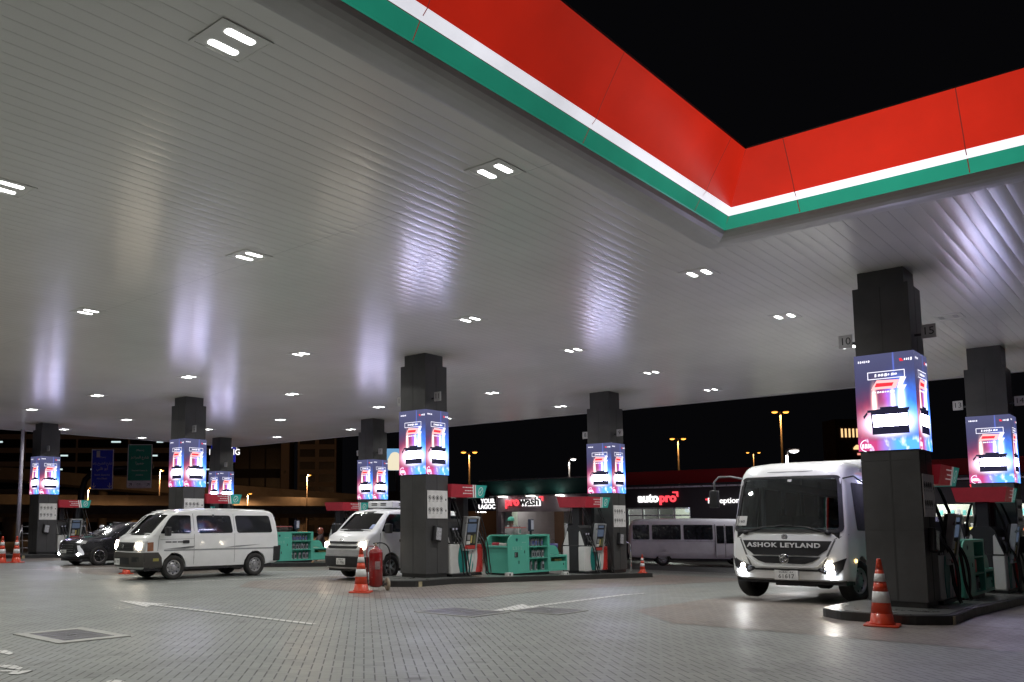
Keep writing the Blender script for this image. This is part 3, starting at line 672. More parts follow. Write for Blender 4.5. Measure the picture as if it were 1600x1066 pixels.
# ================================================================ TEAL CABINETS
def make_cab():
    o = thing('service_cabinet', 'x', 'cabinet', group='teal service cabinets on the pump islands')
    D, H = .80, 1.20; b = MB()
    b.box((.06, .04, 0), (2.16, D-.04, .08), DKMET)
    th = .035
    prof = [(.97, .08)]+[(0.0, .08), (-.03, .30), (-.03, .95)]+[(-.03+.28*(1-math.cos(a)), .95+.25*math.sin(a)) for a in [R(q*15) for q in range(1, 7)]]+[(.97, 1.20)]
    for y0 in (0, D-th): b.prism(prof, 'y', y0, y0+th, TEAL, .006)
    b.box((.0, th, .10), (.97, D-th, .86), TEAL)            # bin body
    b.box((.55, th, .86), (.93, D-th, 1.19), TEAL); b.box((-.034, th, .83), (.02, D-th, .885), TEAL, .008)
    b.box((.20, th, 1.16), (.6, D-th, 1.198), TEAL)
    b.box((.97, 0, .08), (1.05, D, 1.20), TEAL); b.box((2.05, 0, .08), (2.16, D, 1.20), TEAL)
    b.box((1.05, 0, .08), (2.05, D, .13), TEAL); b.box((1.05, 0, 1.15), (2.05, D, 1.20), TEAL)
    b.box((1.05, D/2-.01, .13), (2.05, D/2+.01, 1.15), TEAL)
    b.build('body', o)
    b = MB(); b.box((-.0, th+.01, .87), (.30, D-th-.01, .90), mat('bin_liner', (.35, .33, .33), .8, var=.5, scale=14)); b.box((.0, .12, .885), (.16, .34, .96), mat('tissue', (.55, .52, .50), .9), .03); b.box((.02, .42, .885), (.2, .62, .98), mat('red_rag', (.35, .04, .06), .9), .04); b.build('bin_contents', o)
    for z in (.50, .84):
        b = MB(); b.box((1.05, .01, z-.015), (2.05, D-.01, z+.015), TEAL); b.build('shelf', o)
    b = MB()
    for y0 in (-.006, ): 
        b.box((.30, y0, .55), (.47, .001, .70), INK, .01); b.box((.32, y0-.004, .57), (.37, 0, .68), mat('lock_grey', (.2, .2, .2), .5)); b.build('lock_plate', o)
        for q in ((.80, .825, .66, .74), (.50, .53, .36, .45)): b = MB(); b.box((q[0], y0, q[2]), (q[1], .001, q[3]), INK); b.build('keyhole', o)
        b = MB()
        b.lathe([(.055, y0), (.055, .001)], TEALD, (.42, 0, 1.06), 'y', 18); b.lathe([(.03, y0-.003), (.03, .0)], INK, (.42, 0, 1.06), 'y', 18); b.build('round_emblem', o); b = MB()
        rd = random.Random(3)
        for r_ in range(3):
            for q in range(4): x = .2+q*.13+rd.uniform(0, .02); b.box((x, y0, .84-r_*.035), (x+rd.uniform(.05, .1), .001, .852-r_*.035), mat('faded_print', (.35, .6, .54), .6))
        for q in range(3): b.box((.68+q*.07, y0, .97), (.73+q*.07, .001, .985), mat('faded_print', (.35, .6, .54), .6))
    b.build('printed_marks', o)
    b = MB()
    b.prism([(2.16, .60), (2.16, .86)]+[(2.40+.30*math.sin(R(q*15)), .56+.30*math.cos(R(q*15))) for q in range(0, 7)], 'y', .02, .06, TEAL, .004); b.prism([(2.16, .60), (2.16, .86)]+[(2.40+.30*math.sin(R(q*15)), .56+.30*math.cos(R(q*15))) for q in range(0, 7)], 'y', D-.06, D-.02, TEAL, .004)
    for lo, hi in (((2.16, .0, .08), (3.14, D, .14)), ((2.16, 0, .50), (3.14, D, .56)), ((2.16, 0, .14), (2.22, D, .50)), ((3.08, 0, .14), (3.14, D, .50)), ((2.22, .03, .14), (3.08, .06, .36)), ((2.22, D-.06, .14), (3.08, D-.03, .36)), ((2.22, .30, .14), (3.08, .33, .50))): b.box(lo, hi, TEAL, .005)
    b.box((2.95, .02, .24), (2.98, .031, .30), INK); b.box((2.5, .05, .38), (2.9, .25, .44), mat('olive_cloth', (.12, .13, .04), .9)); b.build('step_box', o)
    return o
CAB0 = make_cab(); CB = []
KL = ['teal cabinet on the dark island behind the biggest right-hand column', 'teal cabinet with rounded bin and oil bottles, standing in the middle island', 'teal cabinet with three shelves of bottles, just right of the white minivan', 'teal cabinet hidden behind the grey car']
def bottle(scale, col, seed):
    b = MB(); w, d, h = .095, .05, .24
    b.box((-w/2, -d/2, 0), (w/2, d/2, h*.74), col, .012); b.prism([(-w/2, h*.72), (w/2, h*.72), (w*.28, h*.92), (-w*.02, h*.92)], 'y', -d/2+.004, d/2-.004, col, .004)
    o = b.build('oil_bottle')
    c = MB(); c.lathe([(.018, h*.90), (.018, h)], INK, (w*.13, 0, 0), 'z', 10); c.build('cap', o)
    l = MB(); l.box((-w*.38, -d/2-.002, h*.15), (w*.38, -d/2, h*.6), [mat('label_blue', (.06, .08, .25), .5), mat('label_dark', (.04, .04, .05), .5), mat('label_teal', (.1, .3, .28), .5)][seed]); l.build('bottle_label', o)
    o.scale = (scale, scale, scale); return o
BM = [mat('bottle_grey', (.28, .28, .30), .35, metal=.3), mat('bottle_silver', (.42, .43, .46), .3, metal=.3), mat('bottle_white', (.6, .6, .6), .35)]
BP = [bottle(1, BM[0], 0), bottle(1, BM[1], 1), bottle(1.22, BM[1], 1)]
first = {}
cabn = ['cabinet behind the biggest column', 'middle teal cabinet', 'teal cabinet beside the minivan', 'cabinet behind the grey car']
for i in range(4):
    o = CAB0 if i == 0 else copy_tree(CAB0); x, y = [XC1[0]+3.3, XC1[1]+3.68, XC1[2]+4.0, XC1[3]+4.0][i], ROWY[i]+.05
    z = .15+gz(x+1.5); o.location = (x, y, z); o['label'] = KL[i]; CB.append(o)
    if i == 3: continue
    for (zs, rn, sl, pr, n) in ((.857, 'top', [1.11, 1.24, 1.35, 1.46, 1.57, 1.74, 1.88], 0, 7), (.517, 'middle', [1.12, 1.25, 1.40, 1.54, 1.66, 1.80, 1.93], 1, 7), (.132, 'bottom', [1.13, 1.33, 1.55, 1.78, 1.92], 2, 5)):
        if i == 0 and rn != 'bottom': continue
        for k, xx in enumerate(sl):
            on_ = ['leftmost', 'second', 'third', 'fourth', 'fifth', 'sixth', 'rightmost'][k if k < len(sl)-1 else 6]
            if i == 1 and k % 7 in (1,) and rn == 'middle': continue
            if i == 1 and rn == 'bottom' and k in (3,): continue
            p = BP[pr]; q = p if pr not in first else copy_tree(p); first[pr] = 1
            q.location = (x+xx, y+.12+.02*(k % 2), z+zs); q.rotation_euler = (0, 0, R(random.uniform(-14, 14)))
            tag(q, f'{on_} oil bottle on the {rn} shelf of the {cabn[i]}', 'bottle', f'oil bottles on the {rn} shelf of the {cabn[i]}')
# red can in the dark cabinet
b = MB(); b.box((-.13, -.1, 0), (.13, .1, .27), mat('red_can_plastic', (.55, .03, .02), .35), .03); o = b.build('fuel_can'); o.location = (CB[0].location.x+1.5, CB[0].location.y+.16, CB[0].location.z+.517)
tag(o, 'red plastic can on a shelf of the dark teal cabinet at the right', 'can')
b = MB(); b.tube([(-.07, 0, .27), (-.06, 0, .33), (.06, 0, .33), (.07, 0, .27)], .012, mat('red_can_plastic', (.5, .03, .02), .4), 8); b.build('handle', o)
# wire racks, stands and a bucket on the cabinets
def rack(loc, label):
    b = MB(); m = mat('rack_wire', (.22, .20, .2), .4, metal=.5); r = mat('rack_red_rail', (.45, .12, .12), .5)
    for k in range(10):
        x = k*.07; b.tube([(x, 0, 0), (x, 0, .20)], .004, m, 5); b.tube([(x, .3, 0), (x, .3, .20)], .004, m, 5)
    for z in (.01, .1): b.tube([(0, 0, z), (.63, 0, z)], .004, m, 5); b.tube([(0, .3, z), (.63, .3, z)], .004, m, 5)
    b.box((-.01, -.012, .19), (.64, .006, .225), r); b.box((-.01, .294, .19), (.64, .312, .225), r); b.box((-.01, 0, 0), (.64, .3, .008), m)
    o = b.build('wire_rack'); o.location = loc; return tag(o, label, 'rack')
def stand(loc, label):
    b = MB(); b.box((-.03, -.02, 0), (.03, .03, .12), BLACKP, .005); b.box((-.10, -.03, .10), (.13, .04, .46), mat('navy_plastic', (.02, .025, .05), .4), .02); o = b.build('card_terminal')
    b = MB(); b.box((-.03, -.036, .15), (.11, -.03, .43), mat('card_face', (.45, .46, .55), .4, var=.3, scale=30), .01); b.build('face_panel', o); o.location = loc; return tag(o, label, 'card reader')
for i, nm in ((0, 'the dark cabinet at the right'), (1, 'the middle teal cabinet'), (2, 'the teal cabinet beside the minivan')):
    c = CB[i].location
    rack((c.x+.62, c.y+.25, c.z+1.2), f'small wire rack with a red rail on top of {nm}')
    if i: stand((c.x+1.45, c.y+.2, c.z+1.2), f'dark card reader with a pale face on top of {nm}')
c = CB[1].location
q = bottle(1.0, BM[2], 2); q.location = (c.x+1.0, c.y+.30, c.z+1.21); tag(q, 'white bottle standing inside the wire rack on the middle teal cabinet', 'bottle')
b = MB(); b.lathe([(.0, 0), (.13, 0), (.17, .34), (.155, .34), (.12, .02), (0, .02)], mat('blue_bucket_plastic', (.03, .03, .16), .4), n=20); o = b.build('bucket'); o.location = (c.x+2.95, c.y+.4, c.z+.56)
tag(o, 'dark blue bucket standing on the step box of the middle teal cabinet', 'bucket')
b = MB(); b.tube(bez((-.15, 0, .33), (-.14, 0, .52), (.14, 0, .52), (.15, 0, .33)), .006, DKMET, 6); b.build('handle', o)
b = MB(); b.box((-.12, -.06, 0), (.12, .06, .10), PLATE, .01); b.box((-.06, -.065, .02), (0.0, -.059, .08), INK); o = b.build('paper_box'); o.location = (XC1[1]+3.2, ROWY[1]-.30, .15+gz(20.2)); tag(o, 'small white box lying on the kerb beside the hanging hoses', 'box')
b = MB(); b.box((-.13, -.06, 0), (.13, .06, .09), PLATE, .01); b.box((.04, -.064, .02), (0.09, -.059, .07), INK); o = b.build('paper_box'); o.location = (XC1[1]+6.1, ROWY[1]-.30, .15+gz(23)); tag(o, 'small white box on the kerb under the step box of the teal cabinet', 'box')
# tubular guard rail at the island end
b = MB(); b.tube([(0, 0, 0), (0, 0, .95), (0, .06, 1.02), (0, .7, 1.02), (0, .76, .95), (0, .76, 0)], .03, CHROME, 10); o = b.build('guard_rail'); o.location = (XC2[1]+1.35, ROWY[1]-.05, .15+gz(27.7)); tag(o, 'bent steel tube guard rail at the far end of the middle island', 'rail')
# ================================================================ CONES, EXTINGUISHER
def make_cone():
    o = MB(); 
    o.prism(rr([(-.24, -.24), (.24, -.24), (.24, .24), (-.24, .24)], .06, 3), 'z', 0, .035, ORANGE, .008)
    o.lathe([(.185, .03), (.175, .06), (.165, .07), (.148, .20)], ORANGE, n=28); o.lathe([(.107, .52), (.085, .66)], ORANGE, n=28) ; o.lathe([(.055, .86), (.030, 1.02), (.022, 1.03), (0, 1.03)], ORANGE, n=28)
    o.lathe([(.148, .20), (.107, .52)], ORANGE, n=28); o.lathe([(.085, .66), (.055, .86)], ORANGE, n=28)
    c = o.build('traffic_cone')
    for p in c.data.polygons: p.use_smooth = len(p.vertices) == 4 and abs(p.normal.z) < .9
    for z0, z1 in ((.36, .53), (.68, .80)):
        b = MB(); rad = lambda z: .148-(z-.2)/.32*.041 if z < .52 else (.107-(z-.52)/.14*.022 if z < .66 else .085-(z-.66)/.2*.03)
        b.lathe([(rad(z0)+.003, z0), (rad((z0+z1)/2)+.003, (z0+z1)/2), (rad(z1)+.003, z1)], REFLW, n=28); s = b.build('reflective_band', c)
        for p in s.data.polygons: p.use_smooth = True
    return tag(c, 'x', 'traffic cone', 'orange traffic cones with white bands')
cn = make_cone()
for i, (x, y, z, rz, sc, lb) in enumerate([(15.05, 3.78, 0, 8, 1.0, 'tallest orange cone in front of the biggest dark column'), (14.0, 14.1, 0, 30, 1.0, 'orange cone leaning against the red wheeled fire extinguisher'), (14.0, 24.3, 0, 10, .72, 'orange cone half hidden under the front bumpers of the white vans'),
      (27.9, 14.35, .15+gz(27.9), 20, .62, 'orange cone behind the steel rail at the far end of the middle island'), (14.4, 34.3, 0, 0, 1.0, 'leftmost orange cone, cut by the left edge'), (14.9, 34.15, 0, 15, 1.0, 'second orange cone from the left edge')]):
    o = cn if i == 0 else copy_tree(cn); o.location = (x, y, z); o.rotation_euler = (0, 0, R(rz)); o.scale = (sc,)*3; o['label'] = lb
e = thing('fire_extinguisher', 'red wheeled fire extinguisher with black hose, beside the orange cone at the middle column', 'fire extinguisher', (14.6, 14.22, 0), R(-30))
b = MB(); b.lathe([(.0, .08), (.12, .09), (.165, .14), (.165, .86), (.15, .93), (.10, .98), (.04, 1.0), (.04, 1.03)], REDP, n=28); o = b.build('cylinder', e)
for p in o.data.polygons: p.use_smooth = True
b = MB(); b.box((-.06, -.171, .50), (.06, -.12, .68), mat('label_print', (.28, .2, .2), .4, var=.3, scale=20), .01); b.build('instruction_label', e)
b = MB(); b.tube([(0, 0, 1.0), (0, 0, 1.10)], .03, BRASS, 10); b.tube([(-.06, 0, 1.09), (.10, 0, 1.11)], .015, DKMET, 8); b.build('valve', e)
b = MB(); b.tube(bez((0, 0, 1.08), (.2, -.05, 1.18), (.38, -.02, 1.0), (.34, 0, .75))+bez((.34, 0, .75), (.32, 0, .4), (.2, -.05, .25), (.19, -.02, .6))[1:], .016, HOSE, 8); b.build('hose', e)
b = MB(); b.tube([(-.16, .16, .25), (-.16, .20, .95), (-.1, .26, 1.02), (.1, .26, 1.02), (.16, .20, .95), (.16, .16, .25)], .014, REDP, 8); b.tube([(-.27, .02, .15), (.27, .02, .15)], .014, DKMET, 8); b.build('carrying_frame', e)
for s in (-1, 1):
    b = MB(); b.lathe([(.05, -.03), (.13, -.035), (.15, -.02), (.15, .02), (.13, .035), (.05, .03)], BRASS, (0, 0, 0), 'x', 24); w = b.build('wheel', e); w.location = (s*.29, .02, .15)
    b = MB(); b.lathe([(.0, -.04), (.045, -.04), (.045, .04), (0, .04)], DKMET, (0, 0, 0), 'x', 14); b.build('hub', w)
# ================================================================ VEHICLES
def lerp_prof(pairs, v):
    if v <= pairs[0][0]: return pairs[0][1]
    for (a, b), (c, d) in zip(pairs[:-1], pairs[1:]):
        if v <= c: return b+(d-b)*(v-a)/(c-a)
    return pairs[-1][1]
def sm(a, b, x):
    t = min(max((x-a)/(b-a), 0), 1); return t*t*(3-2*t)
class Veh:
    """body lofted from a side outline; local +x is forward, +y the left side"""
    def __init__(s, top, bottom, arches, ar, az, wz, bow, bowx, taper, r=.07, crown=.04, crownz=1.5):
        # top: outline from front bottom over the roof to rear bottom; bottom z; arches: x centres
        s.wz, s.bow, s.bowx, s.taper, s.r, s.crown, s.crownz = wz, bow, bowx, taper, r, crown, crownz
        P = list(top); s.front = sorted([(z, x) for x, z in top if x > 0 and z < max(q[1] for q in top)-.02], key=lambda q: q[0])
        for ax in sorted(arches):
            P.append((ax-ar, bottom))
            for k in range(0, 13):
                a = math.pi-math.pi*k/12; P.append((ax+ar*math.cos(a), az+ar*math.sin(a)) if az+ar*math.sin(a) > bottom else (ax+ar*math.cos(a), bottom))
            P.append((ax+ar, bottom))
        out = []
        for p in P:
            if not out or (Vector(p)-Vector(out[-1])).length > .004: out.append(p)
        s.P = out; s.ntop = len(top); s.arches = arches; s.ar = ar; s.az = az; s.bottom = bottom
    def W(s, x, z):
        return lerp_prof(s.wz, z)*(1-s.taper*sm(s.bowx, max(p[0] for p in s.P), x)-s.taper*.4*sm(-s.bowx, min(p[0] for p in s.P), x))
    def D(s, x, t, z, e=0.):
        b = s.bow*t*t*sm(s.bowx, max(p[0] for p in s.P), x)
        return Vector((x-b, t*s.W(x, z)+(e if t > 0 else -e)*(abs(t) > .99), z-s.crown*t*t*sm(s.crownz, s.crownz+.4, z)))
    def inset(s, t):
        t = abs(t); return lerp_prof([(0, 0), (.86, 0), (.93, .10), (.965, .3), (.985, .55), (1., 1.)], t)
    def xf(s, z): return lerp_prof(s.front, z)
    def Fr(s, y, z, e=0.):         # a point on the front surface, y in metres
        x = s.xf(z); w = s.W(x-.1, z); t = max(-1, min(1, y/w)); return Vector((x-s.inset(t)*s.r+e-s.bow*t*t, y, z))
    def Sd(s, x, z, side, e=0.):
        p = s.D(x, side, z); p.y += side*e; return p
    def shell(s, m, parent, under=None, holes=(), name='body', low=None, lowz=0):
        b = MB(); P = s.P; n = len(P); ts = [-1, -.985, -.965, -.93, -.86, -.5, 0, .5, .86, .93, .965, .985, 1]
        nr = []
        for i in range(n):
            a, c = Vector(P[i-1]), Vector(P[(i+1) % n]); d = (c-a).normalized(); nr.append(Vector((-d.y, d.x)))
        area = sum(P[i-1][0]*P[i][1]-P[i][0]*P[i-1][1] for i in range(n)); sg = 1 if area > 0 else -1
        rows = []
        for t in ts:
            k = s.inset(t)*s.r
            rows.append([(P[i][0]+sg*nr[i].x*k*(i < s.ntop), t, P[i][1]+sg*nr[i].y*k*(i < s.ntop)) for i in range(n)])
        V = b.grid(rows, m, closed=True)
        caps = [b.bm.faces.new(V[0]), b.bm.faces.new(list(reversed(V[-1])))]
        for f in caps: f.material_index = 0; f.smooth = True
        bmesh.ops.triangulate(b.bm, faces=caps, ngon_method='EAR_CLIP')
        zs = [p[1] for p in P]; xs = [p[0] for p in P]
        cuts = [((0, 0, z), (0, 0, 1)) for z in [min(zs)+.18*k for k in range(1, int((max(zs)-min(zs))/.18))]]+[((x, 0, 0), (1, 0, 0)) for x in [min(xs)+.3*k for k in range(1, int((max(xs)-min(xs))/.3))]]
        for h in holes:
            if h[0] == 'f': cuts += [((0, h[1], 0), (0, 1, 0)), ((0, h[2], 0), (0, 1, 0)), ((0, 0, h[3]), (0, 0, 1)), ((0, 0, h[4]), (0, 0, 1))]
            else: cuts += [((h[1], 0, 0), (1, 0, 0)), ((h[2], 0, 0), (1, 0, 0)), ((0, 0, h[3]), (0, 0, 1)), ((0, 0, h[4]), (0, 0, 1))]
        for co, no in cuts: bmesh.ops.bisect_plane(b.bm, geom=b.bm.verts[:]+b.bm.edges[:]+b.bm.faces[:], plane_co=co, plane_no=no)
        kill = []
        for f in b.bm.faces:
            c = f.calc_center_median()
            for h in holes:
                if h[0] == 'f' and h[1] < c.y < h[2] and h[3] < c.z < h[4] and c.x > .25*max(xs): kill.append(f); break
                if h[0] == 's' and abs(c.y) > .99 and h[1] < c.x < h[2] and h[3] < c.z < h[4]: kill.append(f); break
        bmesh.ops.delete(b.bm, geom=kill, context='FACES')
        if low is not None:
            k = b.mi(low)
            for f in b.bm.faces:
                if f.calc_center_median().z < lowz: f.material_index = k
        bmesh.ops.recalc_face_normals(b.bm, faces=b.bm.faces[:])
        for v in b.bm.verts: v.co = s.D(v.co.x, v.co.y, v.co.z)
        o = b.build(name, parent, recalc=False, smooth_angle=38)
        # dark wheel boxes and floor
        b = MB(); w = lerp_prof(s.wz, s.bottom+.1)
        for ax in s.arches:
            b.box((ax-s.ar-.03, -w*.60, s.bottom-.02), (ax+s.ar+.03, w*.60, s.az+s.ar+.05), BLACKP)
        b.box((min(xs)+.25, -w*.9, s.bottom-.08), (max(xs)-.3, w*.9, s.bottom+.03), BLACKP)
        b.build('underbody', parent); return o
    def plate(s, pts, m, name, parent, where, e=.012, back=.012, step=.12):
        """pts (u,z): u=y for 'f', u=x for sides 'l','r'"""
        b = MB(); f = b.face([(u, z, 0) for u, z in pts], m); bmesh.ops.triangulate(b.bm, faces=[f], ngon_method='EAR_CLIP')
        us = [p[0] for p in pts]; zs = [p[1] for p in pts]
        for ax, lo, hi in ((0, min(us), max(us)), (1, min(zs), max(zs))):
            k = lo+step
            while k < hi-.01:
                no = (1, 0, 0) if ax == 0 else (0, 1, 0); co = (k, 0, 0) if ax == 0 else (0, k, 0)
                bmesh.ops.bisect_plane(b.bm, geom=b.bm.verts[:]+b.bm.edges[:]+b.bm.faces[:], plane_co=co, plane_no=no); k += step
        top = b.bm.faces[:]; r_ = bmesh.ops.extrude_face_region(b.bm, geom=top); nv = [v for v in r_['geom'] if isinstance(v, bmesh.types.BMVert)]
        for v in nv: v.co.z = 1
        for v in b.bm.verts:
            ee = e if v.co.z > .5 else -back
            v.co = s.Fr(v.co.x, v.co.y, ee) if where == 'f' else s.Sd(v.co.x, v.co.y, 1 if where == 'l' else -1, ee)
        return b.build(name, parent, smooth_angle=40)
    def ring(s, pts, inner, m, name, parent, where, e=.006):
        b = MB(); N = len(pts); rows = []
        def mp(p, ee): return s.Fr(*p, ee) if where == 'f' else s.Sd(*p, 1 if where == 'l' else -1, ee)
        for P, ee in ((pts, -.03), (pts, e), (inner, e), (inner, -.03)): rows.append([mp(p, ee) for p in P])
        b.grid(rows, m, closed=True, smooth=False); return b.build(name, parent)
def dense(pts, step=.1):
    out = []
    for i in range(len(pts)):
        a, c = Vector(pts[i]), Vector(pts[(i+1) % len(pts)]); n = max(1, int((c-a).length/step))
        out += [tuple(a.lerp(c, k/n)) for k in range(n)]
    return out
def shrink(pts, d):
    cx = sum(p[0] for p in pts)/len(pts); cz = sum(p[1] for p in pts)/len(pts)
    mx = max(abs(p[0]-cx) for p in pts); mz = max(abs(p[1]-cz) for p in pts)
    return [(cx+(p[0]-cx)*(1-d/mx), cz+(p[1]-cz)*(1-d/mz)) for p in pts]
def wheel(parent, x, y, r, w, side, spokes='steel', steer=0., n=6):
    b = MB(); ww = w/2; rr_ = r*.62
    b.lathe([(rr_, -ww*.8), (r*.80, -ww), (r*.95, -ww*.92), (r, -ww*.6), (r, ww*.6), (r*.95, ww*.92), (r*.80, ww), (rr_, ww*.8), (rr_*.97, 0)], RUBBER, (0, 0, 0), 'y', 36, False)
    o = b.build('wheel', parent); o.location = (x, y, r); o.rotation_euler = (0, 0, steer)
    for p in o.data.polygons: p.use_smooth = True
    b = MB(); s = side; d = lambda q: s*q
    if spokes == 'steel':
        b.lathe([(rr_+.004, d(ww*.78)), (rr_*.93, d(ww*.80)), (rr_*.86, d(ww*.45)), (rr_*.70, d(ww*.40)), (rr_*.52, d(ww*.62)), (rr_*.36, d(ww*.60)), (rr_*.34, d(ww*.85)), (rr_*.2, d(ww*.92)), (0, d(ww*.92))], STEEL, (0, 0, 0), 'y', 30, False)
        for k in range(8):
            a = k*math.pi/4; b.lathe([(.022, d(ww*.5)), (.022, d(ww*.43))], INK, (rr_*.78*math.cos(a), 0, rr_*.78*math.sin(a)), 'y', 8)
        for k in range(6):
            a = k*math.pi/3+.3; b.lathe([(.011, d(ww*.6)), (.011, d(ww*.72))], CHROME, (rr_*.44*math.cos(a), 0, rr_*.44*math.sin(a)), 'y', 6)
    else:
        b.lathe([(rr_+.004, d(ww*.78)), (rr_*.94, d(ww*.84)), (rr_*.90, d(ww*.5)), (rr_*.86, d(ww*.1))], CHROME if spokes == 'alloy' else STEEL, (0, 0, 0), 'y', 30, False)
        b.lathe([(rr_*.9, d(ww*.10)), (0, d(ww*.12))], BLACKP, (0, 0, 0), 'y', 30)
        m = CHROME if spokes == 'alloy' else SILV; wd = .16 if spokes == 'alloy' else .26
        for k in range(n):
            a = 2*math.pi*k/n+.4; offs = (-.13, .13) if spokes == 'alloy' else (0,)
            for q in offs:
                c, sn = math.cos(a+q), math.sin(a+q); c0, s0 = math.cos(a), math.sin(a); px, pz = -sn, c; h = rr_*wd*.5*(.55 if spokes == 'alloy' else 1)
                P = [(c0*rr_*.16-px*h, s0*rr_*.16-pz*h), (c0*rr_*.16+px*h, s0*rr_*.16+pz*h), (c*rr_*.93+px*h*.9, sn*rr_*.93+pz*h*.9), (c*rr_*.93-px*h*.9, sn*rr_*.93-pz*h*.9)]
                b.prism(P, 'y', d(ww*.45), d(ww*.72), m)
        b.lathe([(rr_*.22, d(ww*.6)), (rr_*.2, d(ww*.8)), (0, d(ww*.82))], m, (0, 0, 0), 'y', 16)
    b.build('rim', o, smooth_angle=35); return o
def num_plate(v, parent, z, txt, y=0., w=.33, h=.16, e=.03, sub=None, emir=None):
    p = v.Fr(y, z, e); b = MB(); b.box((-.012, -w/2, -h/2), (.006, w/2, h/2), PLATE, .006); o = b.build('number_plate', parent); o.location = p
    text(txt, h*.62, INK, 'plate_number', o, facing((1, 0, 0), (.0075, 0, -h*.14 if emir else 0)), .001, spacing=1.05)
    if emir: text(emir, h*.26, INK, 'plate_lettering', o, facing((1, 0, 0), (.0075, 0, h*.30)), .001, spacing=1.2)
    return o
def seatrow(parent, x, y0, y1, z0, z1, n=2):
    b = MB(); w = (y1-y0)/n
    for k in range(n):
        a = y0+k*w+.02; c = a+w-.04; b.box((x-.05, a, z0), (x+.07, c, z1-.12), SEATM, .04); b.box((x-.05, a+w*.25, z1-.14), (x+.05, c-w*.25, z1+.06), SEATM, .03); b.box((x, a, z0-.12), (x+.45, c, z0+.03), SEATM, .04)
    b.build('seat_row', parent)
def mirror(parent, v, x, z, side, m=BLACKP, sc=1.):
    b = MB(); p = v.Sd(x, z, side, 0); b.tube([p, p+Vector((.04, side*.10, .02))], .025, m, 8)
    b.box((p.x-.04, min(p.y+side*.08, p.y+side*.28*sc), z-.10*sc), (p.x+.08, max(p.y+side*.08, p.y+side*.28*sc), z+.16*sc), m, .035); b.build('mirror', parent)

